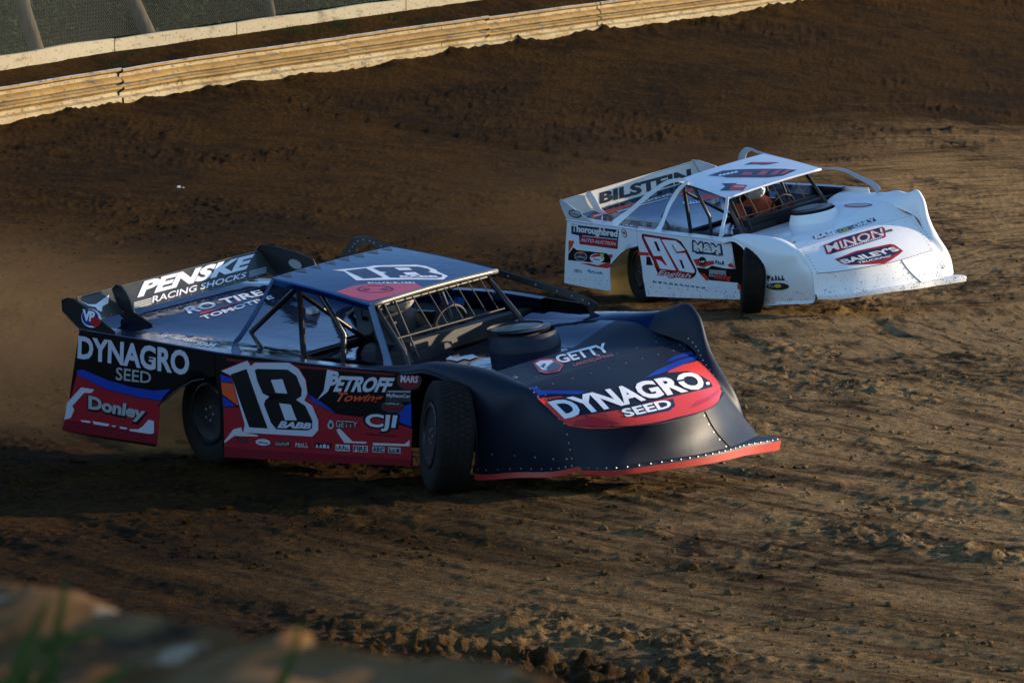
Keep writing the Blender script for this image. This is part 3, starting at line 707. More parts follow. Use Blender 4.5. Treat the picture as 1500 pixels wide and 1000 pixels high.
# lettering and graphics in the coordinates of each panel: (part, surface, side, colour, layer, shape)
DECALS = {
 'n': [
  ('quarter_panel','side',1,'red',0,('poly', [(-3.845,0.615),(-3.683,0.566),(-3.523,0.517),(-3.185,0.477),(-2.944,0.458),(-2.986,0.273),(-3.018,0.142),(-3.542,0.171),(-4.064,0.196)])),
  ('quarter_panel','side',1,'darkred',1,('poly', [(-4.011,0.277),(-3.016,0.232),(-3.018,0.142),(-4.064,0.196)])),
  ('quarter_panel','side',1,'blue',1,('poly', [(-3.834,0.650),(-3.773,0.657),(-3.494,0.588),(-3.237,0.549),(-3.010,0.534),(-2.833,0.553),(-2.911,0.498),(-2.944,0.463),(-3.184,0.482),(-3.522,0.522),(-3.845,0.617)])),
  ('quarter_panel','side',1,'white',2,('poly', [(-3.804,0.526),(-3.664,0.516),(-3.692,0.490),(-3.775,0.487),(-3.921,0.383),(-3.899,0.356),(-3.950,0.293),(-4.022,0.278),(-3.998,0.335),(-3.978,0.403)])),
  ('quarter_panel','side',1,'white',2,('poly', [(-3.841,0.284),(-3.733,0.281),(-3.735,0.267),(-3.826,0.271)])),
  ('quarter_panel','side',1,'white',2,('poly', [(-3.708,0.282),(-3.519,0.269),(-3.538,0.251),(-3.694,0.260)])),
  ('quarter_panel','side',1,'white',2,('poly', [(-3.487,0.261),(-3.450,0.261),(-3.463,0.249),(-3.505,0.252)])),
  ('quarter_panel','side',1,'white',2,('poly', [(-3.405,0.257),(-3.324,0.250),(-3.341,0.238),(-3.413,0.243)])),
  ('quarter_panel','side',1,'white',2,('poly', [(-3.158,0.269),(-3.087,0.322),(-3.031,0.313),(-3.042,0.226),(-3.083,0.218),(-3.302,0.229),(-3.308,0.243),(-3.210,0.245)])),
  ('quarter_panel','side',1,'white',1,('text', 'DYNAGRO', [(-3.796,0.897),(-2.624,0.825),(-2.634,0.663),(-3.817,0.743)], 0.035, 0)),
  ('quarter_panel','side',1,'black',3,('poly', [(-3.094,0.772),(-2.998,0.768),(-2.998,0.757),(-3.095,0.761)])),
  ('quarter_panel','side',1,'grey',1,('text', 'SEED', [(-3.404,0.688),(-3.029,0.666),(-3.041,0.585),(-3.417,0.597)], 0.01, 0)),
  ('quarter_panel','side',1,'black',2,('text', 'Donley', [(-3.725,0.456),(-3.118,0.395),(-3.159,0.286),(-3.736,0.338)], 0.1, 0)),
  ('quarter_panel','side',1,'silver',3,('text', 'Donley', [(-3.719,0.464),(-3.118,0.402),(-3.163,0.299),(-3.733,0.347)], 0.045, 0)),
  ('door_panel','side',1,'darkred',0,('poly', [(-2.232,0.794),(-1.952,0.781),(-1.592,0.779),(-1.483,0.772),(-1.158,0.763),(-0.559,0.749),(-0.559,0.736),(-1.159,0.750),(-1.484,0.749),(-2.036,0.763),(-2.233,0.779)])),
  ('door_panel','side',1,'blue',0,('poly', [(-2.301,0.680),(-2.196,0.658),(-2.168,0.624),(-2.300,0.625)])),
  ('door_panel','side',1,'orange',0,('poly', [(-2.298,0.621),(-2.168,0.618),(-2.121,0.483),(-2.137,0.465),(-2.290,0.539)])),
  ('door_panel','side',1,'blue',0,('poly', [(-2.288,0.525),(-2.151,0.461),(-2.288,0.450)])),
  ('door_panel','side',1,'red',0,('poly', [(-2.286,0.445),(-1.915,0.464),(-1.424,0.566),(-1.359,0.521),(-1.253,0.483),(-1.147,0.450),(-0.945,0.441),(-0.745,0.440),(-0.562,0.412),(-0.407,0.384),(-0.422,0.260),(-0.441,0.126),(-1.397,0.103),(-2.314,0.090),(-2.296,0.281)])),
  ('door_panel','side',1,'darkred',1,('poly', [(-2.305,0.162),(-1.390,0.163),(-0.432,0.171),(-0.441,0.126),(-1.397,0.103),(-2.314,0.090)])),
  ('door_panel','side',1,'blue',1,('poly', [(-1.417,0.580),(-1.310,0.539),(-1.224,0.499),(-1.140,0.452),(-1.279,0.496),(-1.372,0.527)])),
  ('door_panel','side',1,'blue',1,('poly', [(-0.573,0.453),(-0.483,0.531),(-0.403,0.558),(-0.412,0.398),(-0.548,0.426)])),
  ('door_panel','side',1,'red',1,('poly', [(-2.300,0.705),(-2.017,0.791),(-1.978,0.756),(-1.935,0.779),(-1.585,0.792),(-1.491,0.752),(-1.424,0.674),(-1.409,0.576),(-1.440,0.532),(-1.365,0.497),(-1.311,0.395),(-1.319,0.324),(-1.385,0.277),(-2.101,0.270),(-2.081,0.331),(-2.193,0.668)])),
  ('door_panel','side',1,'white',2,('poly', [(-2.286,0.703),(-2.014,0.785),(-1.981,0.748),(-1.938,0.773),(-1.592,0.786),(-1.498,0.747),(-1.432,0.674),(-1.417,0.580),(-1.451,0.531),(-1.374,0.497),(-1.320,0.395),(-1.326,0.328),(-1.391,0.282),(-2.092,0.277),(-2.071,0.336),(-2.182,0.673)])),
  ('door_panel','side',1,'black',3,('poly', [(-2.188,0.683),(-2.024,0.727),(-1.837,0.318),(-2.026,0.317)])),
  ('door_panel','side',1,'black',3,('poly', [(-1.940,0.721),(-1.912,0.732),(-1.607,0.738),(-1.520,0.699),(-1.470,0.606),(-1.479,0.559),(-1.533,0.533),(-1.442,0.494),(-1.378,0.392),(-1.386,0.340),(-1.436,0.323),(-1.747,0.316),(-1.798,0.358),(-1.860,0.485),(-1.844,0.516),(-1.800,0.543),(-1.866,0.561),(-1.917,0.645)])),
  ('door_panel','side',1,'white',4,('poly', [(-1.777,0.660),(-1.659,0.670),(-1.616,0.572),(-1.733,0.572)])),
  ('door_panel','side',1,'white',4,('poly', [(-1.703,0.501),(-1.586,0.497),(-1.533,0.390),(-1.650,0.384)])),
  ('door_panel','side',1,'white',5,('text', 'BABB', [(-1.702,0.375),(-1.390,0.375),(-1.403,0.338),(-1.724,0.331)], 0.05, 0.2)),
  ('door_panel','side',1,'white',2,('text', 'PETROFF', [(-1.163,0.708),(-0.560,0.716),(-0.616,0.627),(-1.232,0.605)], 0.045, 0)),
  ('door_panel','side',1,'white',2,('poly', [(-1.212,0.753),(-1.105,0.741),(-1.095,0.711),(-1.157,0.722),(-1.219,0.598),(-1.320,0.540),(-1.252,0.606)])),
  ('door_panel','side',1,'orange',2,('text', 'Towing', [(-1.104,0.598),(-0.663,0.604),(-0.693,0.547),(-1.139,0.518)], 0.02, 0.3)),
  ('door_panel','side',1,'darkred',2,('poly', [(-0.309,0.714),(-0.316,0.694),(-0.335,0.676),(-0.364,0.662),(-0.400,0.654),(-0.437,0.652),(-0.471,0.658),(-0.500,0.669),(-0.518,0.686),(-0.524,0.705),(-0.517,0.725),(-0.497,0.743),(-0.469,0.757),(-0.433,0.765),(-0.396,0.766),(-0.361,0.761),(-0.333,0.749),(-0.315,0.733)])),
  ('door_panel','side',1,'dark',1,('poly', [(-0.296,0.714),(-0.304,0.691),(-0.326,0.670),(-0.358,0.654),(-0.398,0.645),(-0.439,0.643),(-0.478,0.649),(-0.510,0.663),(-0.530,0.682),(-0.537,0.705),(-0.529,0.728),(-0.507,0.748),(-0.475,0.764),(-0.435,0.774),(-0.393,0.775),(-0.354,0.769),(-0.323,0.755),(-0.303,0.737)])),
  ('door_panel','side',1,'white',3,('text', 'MARS', [(-0.491,0.743),(-0.324,0.741),(-0.336,0.699),(-0.495,0.694)], 0.03, 0)),
  ('door_panel','side',1,'white',3,('poly', [(-0.460,0.772),(-0.401,0.779),(-0.395,0.761),(-0.454,0.754)])),
  ('door_panel','side',1,'silver',3,('poly', [(-0.622,0.632),(-0.403,0.639),(-0.403,0.630),(-0.623,0.623)])),
  ('door_panel','side',1,'white',4,('text', 'MyRaceCar', [(-0.630,0.613),(-0.404,0.615),(-0.405,0.587),(-0.634,0.583)], 0.02, 0)),
  ('door_panel','side',1,'dark',3,('poly', [(-0.642,0.636),(-0.400,0.645),(-0.404,0.565),(-0.645,0.561)])),
  ('door_panel','side',1,'dark',2,('poly', [(-0.469,0.532),(-0.477,0.516),(-0.497,0.502),(-0.527,0.491),(-0.564,0.484),(-0.603,0.482),(-0.640,0.486),(-0.669,0.494),(-0.688,0.507),(-0.694,0.522),(-0.686,0.538),(-0.666,0.552),(-0.635,0.563),(-0.599,0.570),(-0.560,0.572),(-0.523,0.568),(-0.494,0.559),(-0.475,0.547)])),
  ('door_panel','side',1,'darkred',3,('poly', [(-0.680,0.532),(-0.482,0.534),(-0.504,0.507),(-0.662,0.505)])),
  ('door_panel','side',1,'silver',4,('poly', [(-0.645,0.540),(-0.628,0.540),(-0.627,0.544),(-0.638,0.544),(-0.638,0.550),(-0.644,0.550)])),
  ('door_panel','side',1,'silver',4,('poly', [(-0.623,0.540),(-0.606,0.540),(-0.605,0.550),(-0.622,0.550)])),
  ('door_panel','side',1,'silver',4,('poly', [(-0.601,0.541),(-0.594,0.541),(-0.594,0.545),(-0.583,0.545),(-0.583,0.551),(-0.600,0.551)])),
  ('door_panel','side',1,'silver',4,('poly', [(-0.579,0.541),(-0.562,0.541),(-0.561,0.552),(-0.578,0.551)])),
  ('door_panel','side',1,'silver',4,('poly', [(-0.557,0.541),(-0.540,0.541),(-0.540,0.545),(-0.550,0.545),(-0.550,0.551),(-0.556,0.551)])),
  ('door_panel','side',1,'silver',4,('poly', [(-0.535,0.542),(-0.518,0.542),(-0.517,0.551),(-0.534,0.551)])),
  ('door_panel','side',1,'grey',2,('poly', [(-1.234,0.370),(-1.204,0.410),(-1.171,0.397),(-1.167,0.364),(-1.189,0.344),(-1.220,0.345)])),
  ('door_panel','side',1,'black',3,('poly', [(-1.213,0.371),(-1.192,0.391),(-1.182,0.373),(-1.200,0.353)])),
  ('door_panel','side',1,'black',2,('text', 'GETTY', [(-1.139,0.405),(-0.928,0.404),(-0.938,0.364),(-1.148,0.358)], 0.07, 0)),
  ('door_panel','side',1,'silver',3,('text', 'GETTY', [(-1.139,0.407),(-0.928,0.406),(-0.938,0.366),(-1.148,0.360)], 0.01, 0)),
  ('door_panel','side',1,'black',2,('text', 'CJI', [(-0.857,0.468),(-0.539,0.469),(-0.567,0.353),(-0.859,0.346)], 0.08, 0)),
  ('door_panel','side',1,'white',3,('text', 'CJI', [(-0.844,0.464),(-0.545,0.466),(-0.579,0.359),(-0.845,0.353)], 0.03, 0)),
  ('door_panel','side',1,'black',2,('poly', [(-0.852,0.321),(-0.842,0.321),(-0.841,0.325),(-0.825,0.325),(-0.825,0.331),(-0.851,0.332)])),
  ('door_panel','side',1,'black',2,('poly', [(-0.818,0.321),(-0.792,0.320),(-0.791,0.333),(-0.817,0.333)])),
  ('door_panel','side',1,'black',2,('poly', [(-0.785,0.320),(-0.775,0.320),(-0.775,0.324),(-0.759,0.324),(-0.758,0.331),(-0.784,0.331)])),
  ('door_panel','side',1,'black',2,('poly', [(-0.752,0.320),(-0.742,0.320),(-0.738,0.326),(-0.736,0.320),(-0.726,0.320),(-0.733,0.330),(-0.743,0.330)])),
  ('door_panel','side',1,'black',2,('poly', [(-0.719,0.320),(-0.709,0.320),(-0.708,0.325),(-0.693,0.325),(-0.692,0.333),(-0.718,0.333)])),
  ('door_panel','side',1,'black',2,('poly', [(-0.686,0.320),(-0.676,0.319),(-0.672,0.326),(-0.670,0.319),(-0.660,0.319),(-0.667,0.331),(-0.677,0.331)])),
  ('door_panel','side',1,'black',2,('poly', [(-0.652,0.319),(-0.627,0.319),(-0.626,0.323),(-0.642,0.323),(-0.642,0.331),(-0.652,0.331)])),
  ('door_panel','side',1,'black',2,('poly', [(-0.620,0.319),(-0.610,0.319),(-0.606,0.327),(-0.604,0.319),(-0.594,0.319),(-0.601,0.332),(-0.611,0.332)])),
  ('door_panel','side',1,'black',2,('poly', [(-0.587,0.319),(-0.577,0.319),(-0.576,0.323),(-0.560,0.323),(-0.560,0.330),(-0.586,0.330)])),
  ('door_panel','side',1,'cream',2,('poly', [(-1.144,0.344),(-1.111,0.352),(-0.993,0.269),(-0.852,0.272),(-0.858,0.260),(-1.075,0.255),(-1.135,0.323)])),
  ('door_panel','side',1,'cream',2,('poly', [(-0.792,0.269),(-0.484,0.276),(-0.432,0.308),(-0.440,0.263),(-0.794,0.252)])),
  ('door_panel','side',1,'cream',2,('poly', [(-2.300,0.203),(-2.195,0.294),(-2.111,0.313),(-2.098,0.279),(-1.944,0.266),(-1.948,0.255),(-2.189,0.248),(-2.295,0.192)])),
  ('door_panel','side',1,'white',2,('poly', [(-1.821,0.219),(-1.826,0.211),(-1.840,0.203),(-1.861,0.198),(-1.886,0.195),(-1.912,0.194),(-1.936,0.197),(-1.956,0.202),(-1.968,0.208),(-1.972,0.216),(-1.967,0.224),(-1.953,0.232),(-1.932,0.237),(-1.907,0.240),(-1.881,0.241),(-1.856,0.238),(-1.837,0.234),(-1.824,0.227)])),
  ('door_panel','side',1,'navy',3,('poly', [(-1.945,0.209),(-1.939,0.209),(-1.936,0.217),(-1.935,0.209),(-1.929,0.209),(-1.933,0.222),(-1.939,0.222)])),
  ('door_panel','side',1,'navy',3,('poly', [(-1.925,0.209),(-1.919,0.209),(-1.919,0.214),(-1.909,0.214),(-1.908,0.222),(-1.924,0.222)])),
  ('door_panel','side',1,'navy',3,('poly', [(-1.905,0.209),(-1.890,0.209),(-1.890,0.213),(-1.899,0.213),(-1.898,0.222),(-1.904,0.222)])),
  ('door_panel','side',1,'navy',3,('poly', [(-1.886,0.209),(-1.871,0.209),(-1.870,0.213),(-1.879,0.213),(-1.879,0.221),(-1.885,0.221)])),
  ('door_panel','side',1,'navy',3,('poly', [(-1.866,0.208),(-1.851,0.208),(-1.850,0.219),(-1.865,0.219)])),
  ('door_panel','side',1,'dark',2,('poly', [(-2.163,0.200),(-2.154,0.200),(-2.158,0.218),(-2.143,0.218),(-2.148,0.245),(-2.172,0.246)])),
  ('door_panel','side',1,'dark',2,('poly', [(-2.133,0.200),(-2.124,0.201),(-2.126,0.225),(-2.119,0.201),(-2.110,0.201),(-2.125,0.241),(-2.134,0.242)])),
  ('door_panel','side',1,'dark',2,('poly', [(-2.103,0.201),(-2.080,0.201),(-2.082,0.215),(-2.097,0.215),(-2.101,0.236),(-2.110,0.236)])),
  ('door_panel','side',1,'dark',2,('poly', [(-2.073,0.201),(-2.050,0.201),(-2.058,0.243),(-2.081,0.243)])),
  ('door_panel','side',1,'dark',2,('poly', [(-1.776,0.233),(-1.616,0.236),(-1.620,0.202),(-1.780,0.198)])),
  ('door_panel','side',1,'silver',3,('poly', [(-1.769,0.205),(-1.753,0.205),(-1.752,0.212),(-1.762,0.212),(-1.760,0.227),(-1.767,0.227)])),
  ('door_panel','side',1,'silver',3,('poly', [(-1.748,0.205),(-1.732,0.205),(-1.732,0.212),(-1.742,0.212),(-1.740,0.227),(-1.746,0.227)])),
  ('door_panel','side',1,'silver',3,('poly', [(-1.728,0.205),(-1.712,0.205),(-1.711,0.212),(-1.721,0.212),(-1.720,0.224),(-1.726,0.224)])),
  ('door_panel','side',1,'silver',3,('poly', [(-1.708,0.206),(-1.701,0.206),(-1.701,0.213),(-1.691,0.213),(-1.690,0.224),(-1.706,0.223)])),
  ('door_panel','side',1,'silver',3,('poly', [(-1.687,0.206),(-1.671,0.206),(-1.670,0.213),(-1.680,0.213),(-1.679,0.229),(-1.685,0.229)])),
  ('door_panel','side',1,'silver',3,('poly', [(-1.667,0.206),(-1.661,0.206),(-1.660,0.214),(-1.650,0.214),(-1.649,0.225),(-1.665,0.225)])),
  ('door_panel','side',1,'silver',3,('poly', [(-1.646,0.207),(-1.640,0.207),(-1.639,0.215),(-1.629,0.216),(-1.628,0.229),(-1.644,0.229)])),
  ('door_panel','side',1,'red',2,('poly', [(-1.574,0.239),(-1.426,0.242),(-1.430,0.196),(-1.579,0.193)])),
  ('door_panel','side',1,'silver',3,('poly', [(-1.568,0.199),(-1.560,0.200),(-1.559,0.213),(-1.546,0.213),(-1.544,0.232),(-1.565,0.232)])),
  ('door_panel','side',1,'silver',3,('poly', [(-1.542,0.200),(-1.521,0.200),(-1.518,0.230),(-1.538,0.230)])),
  ('door_panel','side',1,'silver',3,('poly', [(-1.515,0.200),(-1.495,0.201),(-1.492,0.227),(-1.512,0.226)])),
  ('door_panel','side',1,'silver',3,('poly', [(-1.489,0.201),(-1.468,0.201),(-1.467,0.211),(-1.480,0.211),(-1.477,0.234),(-1.485,0.234)])),
  ('door_panel','side',1,'silver',3,('poly', [(-1.462,0.201),(-1.442,0.201),(-1.441,0.212),(-1.453,0.212),(-1.451,0.235),(-1.459,0.235)])),
  ('door_panel','side',1,'black',2,('poly', [(-1.371,0.240),(-1.207,0.243),(-1.211,0.203),(-1.375,0.200)])),
  ('door_panel','side',1,'white',3,('poly', [(-1.363,0.206),(-1.352,0.206),(-1.348,0.220),(-1.346,0.206),(-1.335,0.206),(-1.341,0.229),(-1.352,0.229)])),
  ('door_panel','side',1,'white',3,('poly', [(-1.327,0.207),(-1.315,0.207),(-1.311,0.221),(-1.309,0.207),(-1.298,0.207),(-1.304,0.231),(-1.315,0.230)])),
  ('door_panel','side',1,'white',3,('poly', [(-1.290,0.207),(-1.261,0.208),(-1.258,0.235),(-1.287,0.234)])),
  ('door_panel','side',1,'white',3,('poly', [(-1.253,0.208),(-1.242,0.208),(-1.237,0.223),(-1.235,0.208),(-1.224,0.208),(-1.230,0.232),(-1.242,0.232)])),
  ('door_panel','side',1,'cream',2,('poly', [(-1.162,0.239),(-1.022,0.242),(-1.027,0.198),(-1.166,0.195)])),
  ('door_panel','side',1,'dark',3,('poly', [(-1.156,0.202),(-1.140,0.202),(-1.139,0.211),(-1.149,0.211),(-1.147,0.231),(-1.153,0.230)])),
  ('door_panel','side',1,'dark',3,('poly', [(-1.135,0.202),(-1.129,0.202),(-1.128,0.214),(-1.118,0.214),(-1.116,0.232),(-1.132,0.231)])),
  ('door_panel','side',1,'dark',3,('poly', [(-1.115,0.202),(-1.099,0.202),(-1.098,0.212),(-1.107,0.212),(-1.105,0.234),(-1.111,0.234)])),
  ('door_panel','side',1,'dark',3,('poly', [(-1.094,0.202),(-1.088,0.203),(-1.087,0.215),(-1.077,0.215),(-1.075,0.234),(-1.091,0.234)])),
  ('door_panel','side',1,'dark',3,('poly', [(-1.074,0.203),(-1.067,0.203),(-1.064,0.218),(-1.064,0.203),(-1.058,0.203),(-1.060,0.229),(-1.066,0.229)])),
  ('door_panel','side',1,'dark',3,('poly', [(-1.053,0.203),(-1.037,0.203),(-1.036,0.213),(-1.046,0.213),(-1.044,0.231),(-1.050,0.231)])),
  ('door_panel','side',1,'cream',2,('poly', [(-0.989,0.242),(-0.844,0.245),(-0.848,0.200),(-0.993,0.197)])),
  ('door_panel','side',1,'dark',3,('text', 'FIRE', [(-0.981,0.237),(-0.852,0.239),(-0.856,0.205),(-0.985,0.203)], 0.03, 0)),
  ('door_panel','side',1,'grey',2,('poly', [(-0.801,0.244),(-0.679,0.247),(-0.683,0.205),(-0.805,0.203)])),
  ('door_panel','side',1,'dark',3,('text', 'ARC', [(-0.794,0.239),(-0.687,0.241),(-0.690,0.210),(-0.797,0.209)], 0.03, 0)),
  ('door_panel','side',1,'grey',2,('poly', [(-0.648,0.246),(-0.525,0.249),(-0.529,0.209),(-0.652,0.207)])),
  ('door_panel','side',1,'dark',3,('poly', [(-0.641,0.213),(-0.613,0.213),(-0.612,0.222),(-0.629,0.222),(-0.628,0.238),(-0.638,0.238)])),
  ('door_panel','side',1,'dark',3,('poly', [(-0.605,0.213),(-0.577,0.214),(-0.577,0.222),(-0.594,0.222),(-0.592,0.235),(-0.603,0.235)])),
  ('door_panel','side',1,'dark',3,('poly', [(-0.569,0.214),(-0.542,0.214),(-0.539,0.238),(-0.567,0.238)])),
  ('nose_panel','nose',-1,'lred',0,('poly', [(-0.029,0.342),(0.028,0.389),(0.080,0.392),(0.091,0.426),(0.020,0.428),(0.007,0.488),(0.020,0.842),(0.088,0.795),(0.157,0.767),(0.225,0.755),(0.246,0.755),(0.320,0.737),(0.404,0.737),(0.494,0.744),(0.594,0.756),(0.720,0.779),(0.909,0.837),(0.930,0.763),(0.899,0.648),(0.819,0.507),(0.680,0.444),(0.706,0.422),(0.846,0.399),(0.996,0.410),(1.014,0.438),(1.036,0.822),(0.958,0.958),(0.806,1.005),(0.544,0.990),(0.419,0.974),(0.310,0.974),(0.226,0.988),(0.149,1.026),(0.057,1.054),(0.005,1.022),(-0.068,0.865),(-0.042,0.613)])),
  ('nose_panel','nose',-1,'navy',1,('poly', [(0.236,0.754),(0.318,0.742),(0.412,0.752),(0.516,0.769),(0.482,0.851),(0.424,0.886),(0.338,0.872),(0.262,0.878),(0.232,0.860)])),
  ('nose_panel','nose',-1,'red',1,('poly', [(0.015,0.938),(0.115,0.828),(0.185,0.954),(0.131,0.978),(0.038,1.009)])),
  ('nose_panel','nose',-1,'red',1,('poly', [(0.537,0.923),(0.619,0.881),(0.946,0.907),(0.920,0.942),(0.736,0.926)])),
  ('nose_panel','nose',-1,'blue',1,('poly', [(-0.005,0.038),(0.034,0.126),(0.031,0.201),(0.092,0.274),(0.151,0.337),(0.208,0.394),(0.160,0.426),(0.051,0.323),(-0.033,0.290)])),
  ('nose_panel','nose',-1,'blue',1,('poly', [(0.525,0.427),(0.643,0.365),(0.868,0.312),(1.010,0.310),(1.003,0.368),(0.815,0.407),(0.622,0.433)])),
  ('nose_panel','nose',-1,'blue',1,('poly', [(0.753,0.288),(0.853,0.224),(1.001,0.209),(0.998,0.279),(0.847,0.282)])),
  ('nose_panel','nose',-1,'white',2,('text', 'DYNAGRO', [(0.011,0.501),(0.183,0.449),(0.365,0.454),(0.578,0.495),(0.879,0.554),(0.016,0.851),(0.169,0.725),(0.332,0.687),(0.534,0.714),(0.839,0.788)], 0.04, 0)),
  ('nose_panel','nose',-1,'navy',3,('poly', [(0.653,0.583),(0.729,0.598),(0.719,0.623),(0.645,0.609)])),
  ('nose_panel','nose',-1,'white',2,('poly', [(0.903,0.782),(0.897,0.787),(0.888,0.789),(0.879,0.789),(0.871,0.787),(0.863,0.782),(0.859,0.777),(0.857,0.770),(0.858,0.763),(0.862,0.757),(0.869,0.752),(0.877,0.750),(0.886,0.749),(0.894,0.751),(0.901,0.756),(0.906,0.762),(0.908,0.769),(0.907,0.776)])),
  ('nose_panel','nose',-1,'white',2,('text', 'SEED', [(0.239,0.758),(0.293,0.746),(0.352,0.745),(0.416,0.753),(0.483,0.763),(0.230,0.866),(0.279,0.849),(0.335,0.842),(0.395,0.847),(0.460,0.855)], 0.03, 0)),
  ('hood','hood',1,'white',1,('text', 'GETTY', [(0.111,-0.063),(0.119,0.055),(0.127,0.174),(0.166,0.261),(0.216,0.336),(0.312,-0.217),(0.325,-0.107),(0.337,0.005),(0.346,0.121),(0.361,0.231)], 0.03, 0)),
  ('hood','hood',1,'red',1,('text', 'LANDSCAPING', [(0.393,-0.183),(0.399,-0.090),(0.404,0.005),(0.407,0.102),(0.411,0.199),(0.460,-0.243),(0.466,-0.151),(0.471,-0.058),(0.474,0.038),(0.476,0.135)], 0.02, 0)),
  ('hood','hood',1,'red',1,('poly', [(0.117,-0.287),(0.068,-0.166),(0.150,-0.117),(0.358,-0.234),(0.476,-0.404),(0.431,-0.491),(0.359,-0.480)])),
  ('hood','hood',1,'white',2,('poly', [(0.147,-0.289),(0.121,-0.209),(0.181,-0.165),(0.297,-0.243),(0.373,-0.421),(0.337,-0.429)])),
  ('hood','hood',1,'dark',3,('poly', [(0.322,-0.366),(0.242,-0.210),(0.361,-0.265),(0.442,-0.388),(0.410,-0.447)])),
  ('hood','hood',1,'dark',3,('poly', [(0.256,-0.348),(0.207,-0.268),(0.243,-0.286),(0.315,-0.392)])),
  ('hood','hood',1,'white',1,('poly', [(-0.708,-0.289),(-0.763,-0.184),(-0.658,-0.237),(-0.646,-0.168),(-0.615,-0.117),(-0.498,-0.184),(-0.484,-0.281),(-0.561,-0.256),(-0.552,-0.334)])),
  ('roof','roof',1,'white',0,('poly', [(-1.830,-0.199),(-1.699,0.015),(-1.692,0.082),(-1.489,0.298),(-1.417,0.320),(-1.295,0.298),(-1.245,0.267),(-1.120,0.237),(-1.075,0.142),(-1.496,-0.296),(-1.742,-0.172)])),
  ('roof','roof',1,'navy',1,('poly', [(-1.742,-0.149),(-1.679,-0.015),(-1.408,-0.118),(-1.488,-0.226)])),
  ('roof','roof',1,'navy',1,('poly', [(-1.642,0.023),(-1.631,0.073),(-1.433,0.272),(-1.344,0.275),(-1.289,0.240),(-1.290,0.209),(-1.163,0.223),(-1.127,0.183),(-1.131,0.137),(-1.366,-0.083),(-1.476,-0.035),(-1.484,0.004),(-1.541,-0.009)])),
  ('roof','roof',1,'white',2,('poly', [(-1.532,0.120),(-1.458,0.192),(-1.394,0.163),(-1.454,0.092)])),
  ('roof','roof',1,'white',2,('poly', [(-1.395,0.069),(-1.341,0.135),(-1.255,0.102),(-1.324,0.032)])),
  ('roof','roof',1,'white',2,('text', 'BABB', [(-1.350,-0.010),(-1.172,0.175),(-1.134,0.151),(-1.315,-0.030)], 0.05, 0)),
  ('roof','roof',1,'pink',0,('poly', [(-1.410,-0.586),(-1.419,-0.405),(-1.378,-0.322),(-1.144,-0.071),(-1.005,-0.107),(-1.036,-0.321),(-1.072,-0.575),(-1.088,-0.589),(-1.237,-0.601)])),  # red panel tinted pink to stand for the reflection on the roof
  ('roof','roof',1,'cream',1,('poly', [(-1.375,-0.302),(-1.360,-0.288),(-1.386,-0.269),(-1.401,-0.283)])),
  ('roof','roof',1,'cream',1,('poly', [(-1.355,-0.284),(-1.350,-0.279),(-1.360,-0.272),(-1.351,-0.264),(-1.366,-0.253),(-1.381,-0.266)])),
  ('roof','roof',1,'cream',1,('poly', [(-1.337,-0.267),(-1.322,-0.253),(-1.331,-0.246),(-1.341,-0.255),(-1.356,-0.244),(-1.362,-0.249)])),
  ('roof','roof',1,'cream',1,('poly', [(-1.317,-0.249),(-1.303,-0.236),(-1.312,-0.229),(-1.322,-0.237),(-1.343,-0.222),(-1.349,-0.228)])),
  ('roof','roof',1,'cream',1,('poly', [(-1.299,-0.232),(-1.293,-0.227),(-1.304,-0.219),(-1.295,-0.210),(-1.312,-0.199),(-1.326,-0.212)])),
  ('roof','roof',1,'cream',1,('poly', [(-1.280,-0.214),(-1.266,-0.200),(-1.293,-0.181),(-1.308,-0.195)])),
  ('roof','roof',1,'cream',1,('poly', [(-1.261,-0.196),(-1.247,-0.182),(-1.256,-0.175),(-1.265,-0.184),(-1.283,-0.172),(-1.288,-0.177)])),
  ('roof','roof',1,'cream',1,('poly', [(-1.243,-0.178),(-1.229,-0.164),(-1.259,-0.142),(-1.274,-0.157)])),
  ('roof','roof',1,'cream',1,('poly', [(-1.224,-0.160),(-1.210,-0.146),(-1.220,-0.139),(-1.228,-0.148),(-1.243,-0.138),(-1.249,-0.143)])),
  ('roof','roof',1,'cream',1,('poly', [(-1.206,-0.142),(-1.201,-0.137),(-1.217,-0.122),(-1.198,-0.133),(-1.192,-0.128),(-1.226,-0.112),(-1.231,-0.117)])),
  ('roof','roof',1,'cream',1,('poly', [(-1.188,-0.124),(-1.174,-0.110),(-1.201,-0.090),(-1.216,-0.104)])),
  ('roof','roof',1,'cream',1,('poly', [(-1.170,-0.105),(-1.156,-0.091),(-1.186,-0.070),(-1.200,-0.084)])),
  ('roof','roof',1,'cream',1,('poly', [(-1.152,-0.087),(-1.146,-0.082),(-1.162,-0.068),(-1.143,-0.078),(-1.138,-0.073),(-1.171,-0.057),(-1.176,-0.062)])),
  ('roof','roof',1,'darkred',1,('poly', [(-1.151,-0.274),(-1.139,-0.293),(-1.151,-0.301),(-1.162,-0.285)])),
  ('roof','roof',1,'darkred',1,('poly', [(-1.139,-0.293),(-1.134,-0.317),(-1.147,-0.322),(-1.151,-0.301)])),
  ('roof','roof',1,'darkred',1,('poly', [(-1.134,-0.317),(-1.136,-0.343),(-1.149,-0.345),(-1.147,-0.322)])),
  ('roof','roof',1,'darkred',1,('poly', [(-1.136,-0.343),(-1.146,-0.371),(-1.157,-0.370),(-1.149,-0.345)])),
  ('roof','roof',1,'darkred',1,('poly', [(-1.146,-0.371),(-1.162,-0.398),(-1.172,-0.393),(-1.157,-0.370)])),
  ('roof','roof',1,'darkred',1,('poly', [(-1.162,-0.398),(-1.185,-0.422),(-1.192,-0.415),(-1.172,-0.393)])),
  ('roof','roof',1,'darkred',1,('poly', [(-1.185,-0.422),(-1.211,-0.442),(-1.215,-0.432),(-1.192,-0.415)])),
